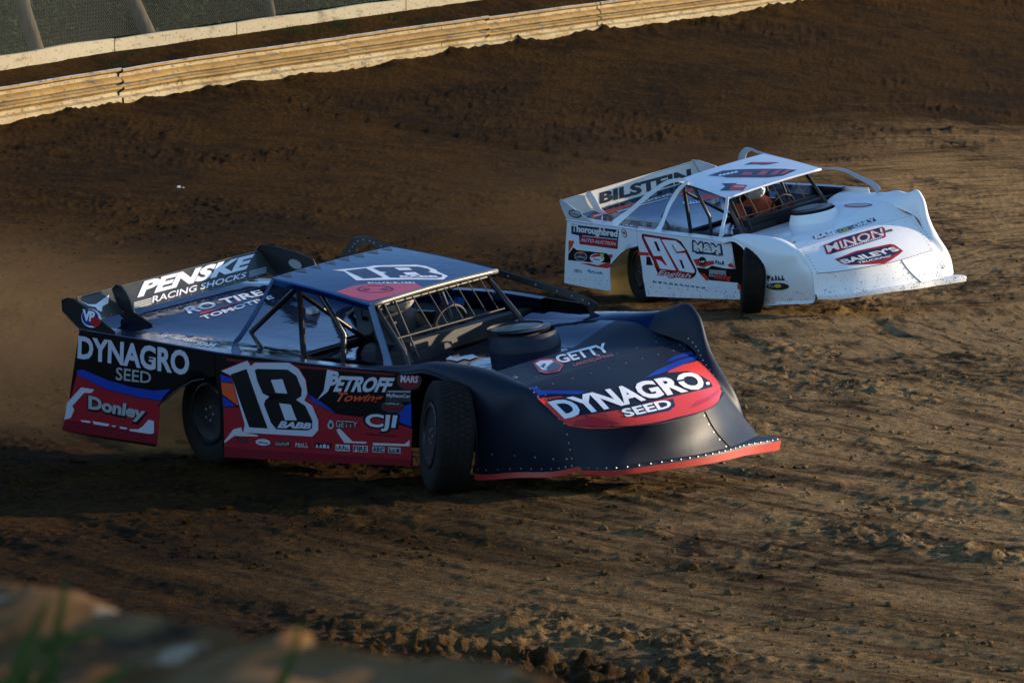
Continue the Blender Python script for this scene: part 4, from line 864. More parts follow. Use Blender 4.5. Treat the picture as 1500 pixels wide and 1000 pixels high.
  ('roof','roof',1,'darkred',1,('poly', [(-1.211,-0.442),(-1.240,-0.456),(-1.240,-0.445),(-1.215,-0.432)])),
  ('roof','roof',1,'darkred',1,('poly', [(-1.240,-0.456),(-1.269,-0.464),(-1.266,-0.452),(-1.240,-0.445)])),
  ('roof','roof',1,'darkred',1,('poly', [(-1.269,-0.464),(-1.296,-0.465),(-1.290,-0.452),(-1.266,-0.452)])),
  ('roof','roof',1,'darkred',1,('poly', [(-1.296,-0.465),(-1.320,-0.458),(-1.311,-0.447),(-1.290,-0.452)])),
  ('roof','roof',1,'darkred',1,('poly', [(-1.320,-0.458),(-1.339,-0.445),(-1.328,-0.435),(-1.311,-0.447)])),
  ('roof','roof',1,'darkred',1,('poly', [(-1.339,-0.445),(-1.351,-0.426),(-1.338,-0.419),(-1.328,-0.435)])),
  ('roof','roof',1,'darkred',1,('poly', [(-1.351,-0.426),(-1.357,-0.403),(-1.343,-0.398),(-1.338,-0.419)])),
  ('roof','roof',1,'darkred',1,('poly', [(-1.357,-0.403),(-1.354,-0.377),(-1.341,-0.375),(-1.343,-0.398)])),
  ('roof','roof',1,'darkred',1,('poly', [(-1.354,-0.377),(-1.344,-0.349),(-1.332,-0.351),(-1.341,-0.375)])),
  ('roof','roof',1,'darkred',1,('poly', [(-1.344,-0.349),(-1.327,-0.323),(-1.317,-0.328),(-1.332,-0.351)])),
  ('roof','roof',1,'darkred',1,('poly', [(-1.327,-0.323),(-1.304,-0.298),(-1.297,-0.306),(-1.317,-0.328)])),
  ('roof','roof',1,'darkred',1,('poly', [(-1.304,-0.298),(-1.278,-0.278),(-1.274,-0.288),(-1.297,-0.306)])),
  ('roof','roof',1,'darkred',1,('poly', [(-1.278,-0.278),(-1.249,-0.264),(-1.249,-0.276),(-1.274,-0.288)])),
  ('roof','roof',1,'darkred',1,('poly', [(-1.249,-0.264),(-1.220,-0.256),(-1.223,-0.269),(-1.249,-0.276)])),
  ('roof','roof',1,'darkred',1,('poly', [(-1.220,-0.256),(-1.193,-0.255),(-1.199,-0.268),(-1.223,-0.269)])),
  ('roof','roof',1,'darkred',1,('poly', [(-1.193,-0.255),(-1.169,-0.261),(-1.178,-0.273),(-1.199,-0.268)])),
  ('roof','roof',1,'darkred',1,('poly', [(-1.169,-0.261),(-1.151,-0.274),(-1.162,-0.285),(-1.178,-0.273)])),
  ('roof','roof',1,'darkred',1,('poly', [(-1.267,-0.389),(-1.263,-0.396),(-1.262,-0.403),(-1.263,-0.411),(-1.267,-0.419),(-1.274,-0.425),(-1.282,-0.428),(-1.291,-0.429),(-1.299,-0.427),(-1.305,-0.423),(-1.310,-0.416),(-1.311,-0.408),(-1.310,-0.400),(-1.305,-0.393),(-1.299,-0.387),(-1.291,-0.383),(-1.282,-0.382),(-1.274,-0.384)])),
  ('roof','roof',1,'darkred',1,('poly', [(-1.176,-0.298),(-1.171,-0.305),(-1.169,-0.314),(-1.170,-0.323),(-1.175,-0.331),(-1.182,-0.338),(-1.191,-0.342),(-1.200,-0.343),(-1.209,-0.340),(-1.216,-0.336),(-1.221,-0.328),(-1.223,-0.319),(-1.221,-0.310),(-1.217,-0.302),(-1.210,-0.295),(-1.201,-0.291),(-1.192,-0.290),(-1.183,-0.293)])),
  ('roof','roof',1,'black',0,('poly', [(-2.030,-0.520),(-2.030,-0.420),(-1.930,-0.500)])),
  ('roof','roof',1,'black',0,('poly', [(-2.030,-0.375),(-2.030,-0.275),(-1.930,-0.355)])),
  ('roof','roof',1,'black',0,('poly', [(-2.030,-0.230),(-2.030,-0.130),(-1.930,-0.210)])),
  ('roof','roof',1,'black',0,('poly', [(-2.030,-0.085),(-2.030,0.015),(-1.930,-0.065)])),
  ('roof','roof',1,'black',0,('poly', [(-2.030,0.060),(-2.030,0.160),(-1.930,0.080)])),
  ('roof','roof',1,'black',0,('poly', [(-2.030,0.205),(-2.030,0.305),(-1.930,0.225)])),
  ('roof','roof',1,'black',0,('poly', [(-2.030,0.350),(-2.030,0.450),(-1.930,0.370)])),
  ('roof','roof',1,'black',0,('poly', [(-2.030,0.495),(-2.030,0.595),(-1.930,0.515)])),
  ('spoiler','spoiler',1,'white',1,('text', 'PENSKE', [(-0.252,0.948),(0.838,0.913),(0.685,0.464),(-0.393,0.456)], 0.05, 0)),
  ('spoiler','spoiler',1,'white',1,('text', 'RACING SHOCKS', [(-0.277,0.325),(0.679,0.325),(0.626,0.141),(-0.325,0.096)], 0.02, 0)),
  ('spoiler','spoiler',1,'cream',1,('poly', [(-0.475,0.281),(-0.298,0.286),(-0.304,0.253),(-0.480,0.249)])),
  ('spoiler','spoiler',1,'silver',1,('poly', [(0.705,0.329),(0.883,0.326),(0.877,0.292),(0.698,0.295)])),
  ('spoiler','spoiler',1,'cream',1,('poly', [(-0.486,0.216),(-0.310,0.220),(-0.316,0.188),(-0.492,0.183)])),
  ('spoiler','spoiler',1,'silver',1,('poly', [(0.694,0.268),(0.872,0.265),(0.866,0.231),(0.687,0.235)])),
  ('spoiler','spoiler',1,'cream',1,('poly', [(-0.498,0.151),(-0.322,0.155),(-0.328,0.122),(-0.504,0.118)])),
  ('spoiler','spoiler',1,'silver',1,('poly', [(0.682,0.208),(0.861,0.204),(0.854,0.171),(0.676,0.175)])),
  ('spoiler','spoiler',1,'cream',1,('poly', [(-0.510,0.086),(-0.334,0.090),(-0.340,0.058),(-0.516,0.054)])),
  ('spoiler','spoiler',1,'silver',1,('poly', [(0.671,0.148),(0.849,0.144),(0.843,0.111),(0.665,0.115)])),
  ('spoiler','spoiler',1,'white',1,('poly', [(-0.903,0.817),(-0.861,0.645),(-0.801,0.578),(-0.638,0.798),(-0.692,0.497),(-0.758,0.441),(-0.795,0.254),(-0.819,0.344),(-0.818,0.473),(-0.869,0.589)])),
  ('spoiler_end_plate','y=-0.935',1,'white',1,('poly', [(-3.529,1.034),(-3.540,1.010),(-3.563,0.990),(-3.595,0.975),(-3.633,0.968),(-3.671,0.969),(-3.706,0.979),(-3.732,0.996),(-3.747,1.018),(-3.749,1.042),(-3.738,1.066),(-3.714,1.086),(-3.682,1.101),(-3.644,1.108),(-3.606,1.106),(-3.572,1.097),(-3.546,1.080),(-3.530,1.058)])),
  ('spoiler_end_plate','y=-0.935',1,'blue',2,('poly', [(-3.557,1.039),(-3.567,1.018),(-3.586,1.000),(-3.613,0.987),(-3.645,0.981),(-3.677,0.982),(-3.706,0.990),(-3.728,1.005),(-3.740,1.024),(-3.741,1.046),(-3.732,1.067),(-3.712,1.086),(-3.685,1.099),(-3.653,1.105),(-3.621,1.104),(-3.592,1.095),(-3.571,1.080),(-3.558,1.061)])),
  ('spoiler_end_plate','y=-0.935',1,'red',3,('poly', [(-3.540,1.010),(-3.546,0.997),(-3.558,0.986),(-3.576,0.978),(-3.595,0.974),(-3.616,0.975),(-3.634,0.980),(-3.648,0.989),(-3.656,1.001),(-3.657,1.014),(-3.651,1.027),(-3.638,1.038),(-3.621,1.046),(-3.601,1.050),(-3.581,1.049),(-3.563,1.044),(-3.549,1.035),(-3.541,1.023)])),
  ('spoiler_end_plate','y=-0.935',1,'white',4,('text', 'VP', [(-3.709,1.098),(-3.587,1.083),(-3.616,1.017),(-3.712,1.022)], 0.05, 0.1)),
  ('far_plate','y=0.935',1,'grey',1,('poly', [(-3.355,1.078),(-3.361,1.067),(-3.375,1.058),(-3.395,1.054),(-3.418,1.054),(-3.442,1.059),(-3.464,1.068),(-3.481,1.079),(-3.491,1.092),(-3.494,1.105),(-3.487,1.116),(-3.473,1.125),(-3.454,1.129),(-3.430,1.129),(-3.406,1.124),(-3.384,1.115),(-3.367,1.104),(-3.357,1.091)])),
  ('rear_deck','deck',1,'white',1,('text', 'RO TIRE', [(-3.502,-0.158),(-3.478,0.581),(-3.370,0.538),(-3.381,-0.218)], 0.03, 0)),
  ('rear_deck','deck',1,'white',1,('text', 'TOMOTIVE', [(-3.279,-0.212),(-3.324,0.550),(-3.257,0.523),(-3.207,-0.238)], 0.03, 0)),
  ('rear_deck','deck',1,'red',1,('poly', [(-3.350,-0.160),(-3.357,-0.000),(-3.360,0.258),(-3.331,0.230),(-3.318,-0.038),(-3.303,-0.178)])),
  ('rear_deck','deck',1,'white',1,('text', 'Douglass', [(-3.091,-0.730),(-2.812,-0.685),(-2.671,-0.830),(-3.016,-0.818)], 0.02, 0.3)),
  ('rear_deck','deck',1,'white',1,('text', 'RAM', [(-2.727,-0.757),(-2.597,-0.689),(-2.488,-0.812),(-2.637,-0.847)], 0.06, 0.2)),
 ],
 'w': [
  ('quarter_panel','side',1,'navy',0,('poly', [(-3.708,0.890),(-3.522,0.873),(-2.726,0.838),(-2.717,0.827),(-2.789,0.619),(-3.580,0.657),(-3.571,0.755),(-3.728,0.772)])),
  ('quarter_panel','side',1,'cream',2,('text', 'Thoroughbred', [(-3.693,0.877),(-2.739,0.830),(-2.770,0.736),(-3.706,0.782)], 0.05, 0)),
  ('quarter_panel','side',1,'red',1,('poly', [(-3.554,0.746),(-2.765,0.716),(-2.805,0.632),(-3.580,0.660)])),
  ('quarter_panel','side',1,'white',2,('text', 'AUTO AUCTION', [(-3.528,0.731),(-2.792,0.693),(-2.814,0.657),(-3.547,0.690)], 0, 0.2)),
  ('quarter_panel','side',1,'cream',2,('poly', [(-3.493,0.759),(-2.766,0.733),(-2.768,0.725),(-3.495,0.751)])),
  ('quarter_panel','side',1,'orange',0,('poly', [(-3.807,0.693),(-3.683,0.691),(-3.751,0.617),(-3.843,0.551)])),
  ('quarter_panel','side',1,'black',0,('poly', [(-3.847,0.535),(-3.722,0.614),(-3.655,0.587),(-3.208,0.571),(-3.022,0.564),(-2.972,0.534),(-2.952,0.496),(-2.976,0.456),(-3.410,0.451),(-3.873,0.462)])),
  ('quarter_panel','side',1,'lred',1,('poly', [(-3.632,0.437),(-3.413,0.439),(-3.243,0.420),(-3.032,0.460),(-2.973,0.456),(-2.995,0.404),(-3.049,0.392),(-3.334,0.404)])),
  ('quarter_panel','side',1,'lred',1,('poly', [(-2.988,0.556),(-2.896,0.553),(-2.913,0.528),(-2.934,0.510),(-2.961,0.519)])),
  ('quarter_panel','side',1,'white',2,('poly', [(-3.086,0.503),(-3.100,0.485),(-3.130,0.469),(-3.173,0.457),(-3.224,0.450),(-3.277,0.450),(-3.325,0.457),(-3.363,0.469),(-3.385,0.485),(-3.390,0.503),(-3.376,0.522),(-3.346,0.538),(-3.303,0.550),(-3.252,0.557),(-3.199,0.557),(-3.151,0.550),(-3.114,0.538),(-3.091,0.522)])),
  ('quarter_panel','side',1,'lred',3,('poly', [(-3.382,0.507),(-3.300,0.545),(-3.152,0.561),(-3.102,0.531),(-3.249,0.519)])),
  ('quarter_panel','side',1,'yellow',4,('poly', [(-3.152,0.561),(-3.067,0.555),(-3.123,0.491),(-3.154,0.521)])),
  ('quarter_panel','side',1,'navy',4,('poly', [(-3.313,0.482),(-3.304,0.481),(-3.303,0.489),(-3.289,0.489),(-3.286,0.501),(-3.308,0.501)])),
  ('quarter_panel','side',1,'navy',4,('poly', [(-3.284,0.481),(-3.276,0.481),(-3.271,0.490),(-3.270,0.480),(-3.262,0.480),(-3.265,0.496),(-3.274,0.496)])),
  ('quarter_panel','side',1,'navy',4,('poly', [(-3.256,0.480),(-3.247,0.480),(-3.242,0.491),(-3.242,0.480),(-3.233,0.479),(-3.235,0.499),(-3.244,0.499)])),
  ('quarter_panel','side',1,'navy',4,('poly', [(-3.227,0.479),(-3.204,0.479),(-3.203,0.485),(-3.217,0.485),(-3.214,0.495),(-3.223,0.495)])),
  ('quarter_panel','side',1,'navy',4,('poly', [(-3.198,0.478),(-3.176,0.478),(-3.174,0.484),(-3.188,0.484),(-3.185,0.496),(-3.194,0.496)])),
  ('quarter_panel','side',1,'grey',1,('poly', [(-3.446,0.514),(-3.459,0.494),(-3.487,0.477),(-3.527,0.464),(-3.574,0.457),(-3.622,0.457),(-3.666,0.464),(-3.700,0.477),(-3.720,0.494),(-3.723,0.514),(-3.710,0.534),(-3.682,0.551),(-3.642,0.564),(-3.595,0.571),(-3.547,0.570),(-3.503,0.564),(-3.469,0.551),(-3.449,0.533)])),
  ('quarter_panel','side',1,'dark',2,('poly', [(-3.470,0.514),(-3.481,0.499),(-3.504,0.485),(-3.537,0.475),(-3.575,0.470),(-3.615,0.470),(-3.651,0.475),(-3.679,0.485),(-3.695,0.499),(-3.699,0.514),(-3.688,0.529),(-3.665,0.543),(-3.632,0.553),(-3.594,0.558),(-3.554,0.558),(-3.518,0.553),(-3.490,0.543),(-3.474,0.529)])),
  ('quarter_panel','side',1,'orange',3,('poly', [(-3.632,0.560),(-3.515,0.559),(-3.535,0.535),(-3.615,0.537)])),
  ('quarter_panel','side',1,'silver',3,('poly', [(-3.673,0.499),(-3.650,0.499),(-3.649,0.506),(-3.663,0.506),(-3.660,0.519),(-3.668,0.519)])),
  ('quarter_panel','side',1,'silver',3,('poly', [(-3.644,0.499),(-3.621,0.498),(-3.616,0.519),(-3.639,0.519)])),
  ('quarter_panel','side',1,'silver',3,('poly', [(-3.615,0.498),(-3.606,0.498),(-3.604,0.507),(-3.590,0.507),(-3.587,0.520),(-3.610,0.520)])),
  ('quarter_panel','side',1,'silver',3,('poly', [(-3.586,0.498),(-3.563,0.497),(-3.558,0.519),(-3.580,0.519)])),
  ('quarter_panel','side',1,'silver',3,('poly', [(-3.557,0.497),(-3.534,0.497),(-3.532,0.504),(-3.546,0.504),(-3.543,0.517),(-3.552,0.517)])),
  ('quarter_panel','side',1,'silver',3,('poly', [(-3.527,0.497),(-3.505,0.496),(-3.500,0.515),(-3.523,0.516)])),
  ('quarter_panel','side',1,'grey',1,('poly', [(-3.777,0.321),(-3.764,0.321),(-3.758,0.336),(-3.737,0.336),(-3.727,0.358),(-3.761,0.359)])),
  ('quarter_panel','side',1,'grey',1,('poly', [(-3.734,0.320),(-3.701,0.320),(-3.682,0.363),(-3.716,0.364)])),
  ('quarter_panel','side',1,'grey',1,('poly', [(-3.692,0.320),(-3.679,0.319),(-3.673,0.334),(-3.652,0.334),(-3.642,0.356),(-3.676,0.356)])),
  ('quarter_panel','side',1,'grey',1,('poly', [(-3.649,0.319),(-3.637,0.319),(-3.623,0.340),(-3.629,0.319),(-3.616,0.318),(-3.611,0.354),(-3.623,0.354)])),
  ('quarter_panel','side',1,'teal',1,('poly', [(-3.444,0.326),(-3.432,0.326),(-3.421,0.342),(-3.424,0.326),(-3.412,0.325),(-3.409,0.353),(-3.422,0.354)])),
  ('quarter_panel','side',1,'teal',1,('poly', [(-3.403,0.325),(-3.391,0.325),(-3.385,0.336),(-3.365,0.336),(-3.358,0.353),(-3.390,0.354)])),
  ('quarter_panel','side',1,'teal',1,('poly', [(-3.362,0.324),(-3.330,0.323),(-3.325,0.332),(-3.345,0.333),(-3.336,0.353),(-3.349,0.353)])),
  ('quarter_panel','side',1,'teal',1,('poly', [(-3.321,0.323),(-3.288,0.322),(-3.284,0.331),(-3.304,0.331),(-3.296,0.350),(-3.308,0.350)])),
  ('quarter_panel','side',1,'teal',1,('poly', [(-3.279,0.321),(-3.247,0.320),(-3.237,0.344),(-3.269,0.345)])),
  ('quarter_panel','side',1,'teal',1,('poly', [(-3.238,0.320),(-3.206,0.319),(-3.193,0.349),(-3.225,0.350)])),
  ('quarter_panel','side',1,'teal',1,('poly', [(-3.197,0.319),(-3.165,0.318),(-3.161,0.327),(-3.181,0.328),(-3.173,0.345),(-3.185,0.346)])),
  ('quarter_panel','side',1,'teal',1,('poly', [(-3.433,0.354),(-3.436,0.348),(-3.441,0.343),(-3.448,0.340),(-3.457,0.338),(-3.465,0.337),(-3.472,0.339),(-3.477,0.342),(-3.480,0.347),(-3.480,0.352),(-3.477,0.358),(-3.472,0.363),(-3.465,0.367),(-3.457,0.369),(-3.448,0.369),(-3.441,0.367),(-3.436,0.364),(-3.433,0.359)])),
  ('quarter_panel','side',1,'dark',0,('poly', [(-2.559,0.786),(-2.565,0.772),(-2.577,0.761),(-2.593,0.756),(-2.611,0.756),(-2.630,0.762),(-2.646,0.773),(-2.658,0.788),(-2.665,0.804),(-2.666,0.821),(-2.660,0.835),(-2.648,0.846),(-2.632,0.851),(-2.614,0.851),(-2.595,0.845),(-2.579,0.834),(-2.567,0.819),(-2.560,0.802)])),
  ('quarter_panel','side',1,'white',1,('poly', [(-2.573,0.790),(-2.577,0.779),(-2.586,0.771),(-2.598,0.766),(-2.612,0.766),(-2.626,0.771),(-2.638,0.779),(-2.647,0.791),(-2.652,0.804),(-2.652,0.817),(-2.648,0.828),(-2.639,0.837),(-2.627,0.841),(-2.613,0.841),(-2.599,0.836),(-2.587,0.828),(-2.578,0.816),(-2.573,0.803)])),
  ('quarter_panel','side',1,'lred',2,('poly', [(-2.644,0.822),(-2.588,0.823),(-2.581,0.785),(-2.629,0.792)])),
  ('door_panel','side',1,'black',0,('poly', [(-2.247,0.805),(-1.572,0.761),(-1.483,0.738),(-1.367,0.632),(-1.223,0.421),(-1.255,0.370),(-1.322,0.333),(-2.012,0.362),(-2.054,0.430),(-2.083,0.523),(-2.136,0.564),(-2.263,0.764)])),
  ('door_panel','side',1,'red',1,('poly', [(-2.224,0.790),(-1.574,0.750),(-1.503,0.729),(-1.391,0.629),(-1.247,0.419),(-1.294,0.373),(-1.966,0.395),(-2.038,0.448),(-2.120,0.564),(-2.239,0.760)])),
  ('door_panel','side',1,'white',3,('poly', [(-2.207,0.774),(-1.891,0.757),(-1.626,0.409),(-1.950,0.421),(-2.007,0.523),(-1.919,0.511),(-1.831,0.461),(-1.800,0.463),(-1.889,0.566),(-2.046,0.558)])),
  ('door_panel','side',1,'black',4,('poly', [(-2.014,0.726),(-1.958,0.722),(-1.900,0.619),(-1.951,0.615)])),
  ('door_panel','side',1,'white',3,('poly', [(-1.856,0.749),(-1.575,0.742),(-1.492,0.704),(-1.401,0.640),(-1.573,0.619),(-1.643,0.696),(-1.666,0.692),(-1.584,0.602),(-1.403,0.610),(-1.252,0.412),(-1.283,0.390),(-1.563,0.407)])),
  ('door_panel','side',1,'black',4,('poly', [(-1.540,0.533),(-1.490,0.531),(-1.449,0.438),(-1.490,0.434)])),
  ('door_panel','side',1,'red',5,('text', 'English', [(-1.971,0.407),(-1.326,0.385),(-1.356,0.315),(-2.015,0.334)], 0.08, 0.3)),
  ('door_panel','side',1,'cream',6,('text', 'English', [(-1.968,0.407),(-1.329,0.385),(-1.359,0.318),(-2.009,0.337)], 0, 0.3)),
  ('door_panel','side',1,'lred',0,('poly', [(-2.374,0.599),(-2.160,0.596),(-2.149,0.559),(-2.374,0.560)])),
  ('door_panel','side',1,'black',0,('poly', [(-2.208,0.549),(-2.136,0.547),(-2.095,0.453),(-2.229,0.451)])),
  ('door_panel','side',1,'navy',0,('text', 'M&M', [(-1.235,0.742),(-0.712,0.712),(-0.701,0.615),(-1.248,0.636)], 0.1, 0)),
  ('door_panel','side',1,'cream',1,('text', 'M&M', [(-1.222,0.732),(-0.725,0.706),(-0.720,0.625),(-1.230,0.643)], 0.03, 0)),
  ('door_panel','side',1,'navy',0,('poly', [(-1.209,0.632),(-0.941,0.625),(-0.667,0.593),(-0.731,0.591),(-0.944,0.605),(-1.214,0.604)])),
  ('door_panel','side',1,'lred',0,('poly', [(-1.269,0.540),(-1.179,0.552),(-0.992,0.528),(-0.869,0.541),(-0.858,0.502),(-1.002,0.478),(-1.076,0.455),(-1.215,0.474)])),
  ('door_panel','side',1,'lred',0,('poly', [(-0.600,0.507),(-0.529,0.521),(-0.466,0.472),(-0.588,0.478)])),
  ('door_panel','side',1,'black',1,('poly', [(-1.016,0.532),(-1.023,0.516),(-1.039,0.502),(-1.062,0.491),(-1.088,0.485),(-1.115,0.485),(-1.139,0.489),(-1.157,0.499),(-1.168,0.512),(-1.170,0.528),(-1.162,0.543),(-1.146,0.557),(-1.124,0.568),(-1.098,0.574),(-1.071,0.575),(-1.047,0.570),(-1.028,0.560),(-1.018,0.547)])),
  ('door_panel','side',1,'cream',2,('poly', [(-1.149,0.513),(-1.119,0.513),(-1.118,0.520),(-1.136,0.520),(-1.133,0.533),(-1.145,0.533)])),
  ('door_panel','side',1,'cream',2,('poly', [(-1.111,0.513),(-1.081,0.512),(-1.078,0.533),(-1.107,0.533)])),
  ('door_panel','side',1,'cream',2,('poly', [(-1.073,0.512),(-1.062,0.512),(-1.060,0.521),(-1.042,0.521),(-1.040,0.534),(-1.069,0.534)])),
  ('door_panel','side',1,'navy',1,('poly', [(-0.841,0.502),(-0.828,0.502),(-0.825,0.519),(-0.804,0.518),(-0.799,0.543),(-0.833,0.544)])),
  ('door_panel','side',1,'navy',1,('poly', [(-0.797,0.501),(-0.784,0.501),(-0.776,0.524),(-0.776,0.500),(-0.763,0.500),(-0.767,0.539),(-0.780,0.539)])),
  ('door_panel','side',1,'navy',1,('poly', [(-0.754,0.500),(-0.720,0.499),(-0.717,0.512),(-0.738,0.513),(-0.734,0.533),(-0.748,0.533)])),
  ('door_panel','side',1,'navy',1,('poly', [(-0.710,0.498),(-0.676,0.498),(-0.669,0.538),(-0.703,0.539)])),
  ('door_panel','side',1,'black',0,('poly', [(-1.219,0.454),(-1.008,0.447),(-0.914,0.484),(-0.660,0.459),(-0.360,0.463),(-0.392,0.306),(-1.000,0.321),(-1.188,0.402)])),
  ('door_panel','side',1,'grey',1,('poly', [(-0.974,0.440),(-0.647,0.435),(-0.662,0.361),(-0.991,0.360)])),
  ('door_panel','side',1,'dark',2,('poly', [(-0.959,0.369),(-0.922,0.369),(-0.920,0.379),(-0.943,0.379),(-0.939,0.396),(-0.954,0.396)])),
  ('door_panel','side',1,'dark',2,('poly', [(-0.911,0.369),(-0.897,0.369),(-0.895,0.380),(-0.872,0.380),(-0.869,0.396),(-0.906,0.396)])),
  ('door_panel','side',1,'dark',2,('poly', [(-0.864,0.369),(-0.849,0.370),(-0.847,0.379),(-0.825,0.379),(-0.822,0.393),(-0.859,0.393)])),
  ('door_panel','side',1,'dark',2,('poly', [(-0.816,0.370),(-0.802,0.370),(-0.800,0.380),(-0.777,0.380),(-0.774,0.395),(-0.811,0.396)])),
  ('door_panel','side',1,'dark',2,('poly', [(-0.768,0.370),(-0.732,0.370),(-0.730,0.379),(-0.752,0.379),(-0.748,0.399),(-0.762,0.399)])),
  ('door_panel','side',1,'dark',2,('poly', [(-0.721,0.370),(-0.684,0.370),(-0.679,0.393),(-0.716,0.393)])),
  ('door_panel','side',1,'lred',3,('text', 'Racing', [(-0.881,0.389),(-0.557,0.389),(-0.577,0.319),(-0.891,0.324)], 0.05, 0.3)),
  ('door_panel','side',1,'lred',1,('poly', [(-1.189,0.399),(-1.072,0.388),(-0.994,0.331),(-1.051,0.309),(-1.138,0.366)])),
  ('door_panel','side',1,'orange',1,('poly', [(-0.464,0.287),(-0.396,0.285),(-0.408,0.232),(-0.467,0.238)])),
  ('door_panel','side',1,'dark',0,('poly', [(-2.146,0.257),(-2.131,0.256),(-2.122,0.280),(-2.137,0.280)])),
  ('door_panel','side',1,'dark',0,('poly', [(-2.126,0.256),(-2.111,0.255),(-2.104,0.274),(-2.119,0.275)])),
  ('door_panel','side',1,'dark',0,('poly', [(-2.107,0.255),(-2.101,0.255),(-2.094,0.267),(-2.097,0.254),(-2.091,0.254),(-2.088,0.276),(-2.094,0.276)])),
  ('door_panel','side',1,'dark',0,('poly', [(-2.087,0.254),(-2.081,0.253),(-2.074,0.269),(-2.078,0.253),(-2.072,0.253),(-2.067,0.279),(-2.073,0.279)])),
  ('door_panel','side',1,'dark',0,('poly', [(-2.037,0.253),(-2.031,0.253),(-2.028,0.260),(-2.019,0.260),(-2.014,0.271),(-2.030,0.272)])),
  ('door_panel','side',1,'dark',0,('poly', [(-2.017,0.252),(-2.002,0.251),(-1.994,0.271),(-2.010,0.272)])),
  ('door_panel','side',1,'dark',0,('poly', [(-1.998,0.251),(-1.982,0.250),(-1.974,0.274),(-1.989,0.274)])),
  ('door_panel','side',1,'dark',0,('poly', [(-1.978,0.250),(-1.963,0.249),(-1.960,0.257),(-1.969,0.257),(-1.964,0.273),(-1.969,0.273)])),
  ('door_panel','side',1,'dark',0,('poly', [(-1.928,0.249),(-1.922,0.248),(-1.919,0.258),(-1.909,0.258),(-1.904,0.272),(-1.919,0.273)])),
  ('door_panel','side',1,'dark',0,('poly', [(-1.909,0.248),(-1.903,0.247),(-1.897,0.259),(-1.899,0.247),(-1.893,0.247),(-1.891,0.266),(-1.897,0.267)])),
  ('door_panel','side',1,'dark',0,('poly', [(-1.889,0.247),(-1.883,0.246),(-1.876,0.261),(-1.880,0.246),(-1.874,0.246),(-1.870,0.270),(-1.875,0.270)])),
  ('door_panel','side',1,'dark',0,('poly', [(-1.869,0.245),(-1.854,0.245),(-1.851,0.252),(-1.861,0.253),(-1.856,0.266),(-1.862,0.266)])),
  ('door_panel','side',1,'dark',0,('poly', [(-1.820,0.245),(-1.804,0.244),(-1.802,0.251),(-1.811,0.252),(-1.806,0.264),(-1.812,0.264)])),
  ('door_panel','side',1,'dark',0,('poly', [(-1.800,0.243),(-1.785,0.243),(-1.777,0.264),(-1.792,0.264)])),
  ('door_panel','side',1,'dark',0,('poly', [(-1.781,0.242),(-1.775,0.242),(-1.772,0.251),(-1.762,0.251),(-1.757,0.265),(-1.772,0.265)])),
  ('door_panel','side',1,'dark',0,('poly', [(-1.761,0.241),(-1.746,0.241),(-1.738,0.264),(-1.753,0.264)])),
  ('door_panel','side',1,'dark',0,('poly', [(-1.712,0.240),(-1.706,0.240),(-1.703,0.248),(-1.694,0.248),(-1.689,0.259),(-1.704,0.260)])),
  ('door_panel','side',1,'dark',0,('poly', [(-1.692,0.239),(-1.677,0.239),(-1.669,0.262),(-1.684,0.262)])),
  ('door_panel','side',1,'dark',0,('poly', [(-1.673,0.238),(-1.667,0.238),(-1.664,0.246),(-1.655,0.245),(-1.651,0.258),(-1.666,0.258)])),
  ('door_panel','side',1,'dark',0,('poly', [(-1.654,0.237),(-1.648,0.237),(-1.642,0.248),(-1.644,0.237),(-1.639,0.236),(-1.636,0.256),(-1.642,0.256)])),
  ('door_panel','side',1,'dark',0,('poly', [(-1.604,0.236),(-1.598,0.236),(-1.592,0.249),(-1.595,0.236),(-1.589,0.236),(-1.586,0.258),(-1.591,0.258)])),
  ('door_panel','side',1,'dark',0,('poly', [(-1.585,0.235),(-1.579,0.235),(-1.576,0.244),(-1.566,0.244),(-1.561,0.258),(-1.576,0.259)])),
  ('door_panel','side',1,'dark',0,('poly', [(-1.566,0.234),(-1.550,0.234),(-1.548,0.241),(-1.557,0.241),(-1.551,0.258),(-1.557,0.258)])),
  ('door_panel','side',1,'dark',0,('poly', [(-1.546,0.233),(-1.531,0.232),(-1.528,0.240),(-1.538,0.241),(-1.532,0.256),(-1.538,0.256)])),
  ('door_panel','side',1,'dark',0,('poly', [(-1.497,0.232),(-1.491,0.232),(-1.488,0.241),(-1.479,0.241),(-1.474,0.255),(-1.489,0.255)])),
  ('door_panel','side',1,'dark',0,('poly', [(-1.478,0.231),(-1.472,0.231),(-1.466,0.244),(-1.468,0.231),(-1.463,0.231),(-1.460,0.252),(-1.465,0.252)])),
  ('door_panel','side',1,'dark',0,('poly', [(-1.458,0.230),(-1.444,0.229),(-1.441,0.237),(-1.450,0.237),(-1.446,0.249),(-1.452,0.249)])),
  ('door_panel','side',1,'dark',0,('poly', [(-1.439,0.229),(-1.424,0.228),(-1.416,0.252),(-1.431,0.252)])),
  ('door_panel','side',1,'dark',0,('poly', [(-1.390,0.228),(-1.375,0.228),(-1.373,0.235),(-1.382,0.235),(-1.377,0.248),(-1.383,0.248)])),
  ('door_panel','side',1,'dark',0,('poly', [(-1.371,0.227),(-1.365,0.227),(-1.362,0.235),(-1.353,0.235),(-1.349,0.247),(-1.363,0.248)])),
  ('door_panel','side',1,'dark',0,('poly', [(-1.352,0.226),(-1.346,0.226),(-1.343,0.234),(-1.334,0.233),(-1.330,0.245),(-1.345,0.245)])),
  ('door_panel','side',1,'dark',0,('poly', [(-1.333,0.225),(-1.327,0.225),(-1.324,0.233),(-1.315,0.233),(-1.310,0.246),(-1.325,0.246)])),
  ('door_panel','side',1,'dark',0,('poly', [(-1.284,0.224),(-1.269,0.224),(-1.262,0.243),(-1.277,0.244)])),
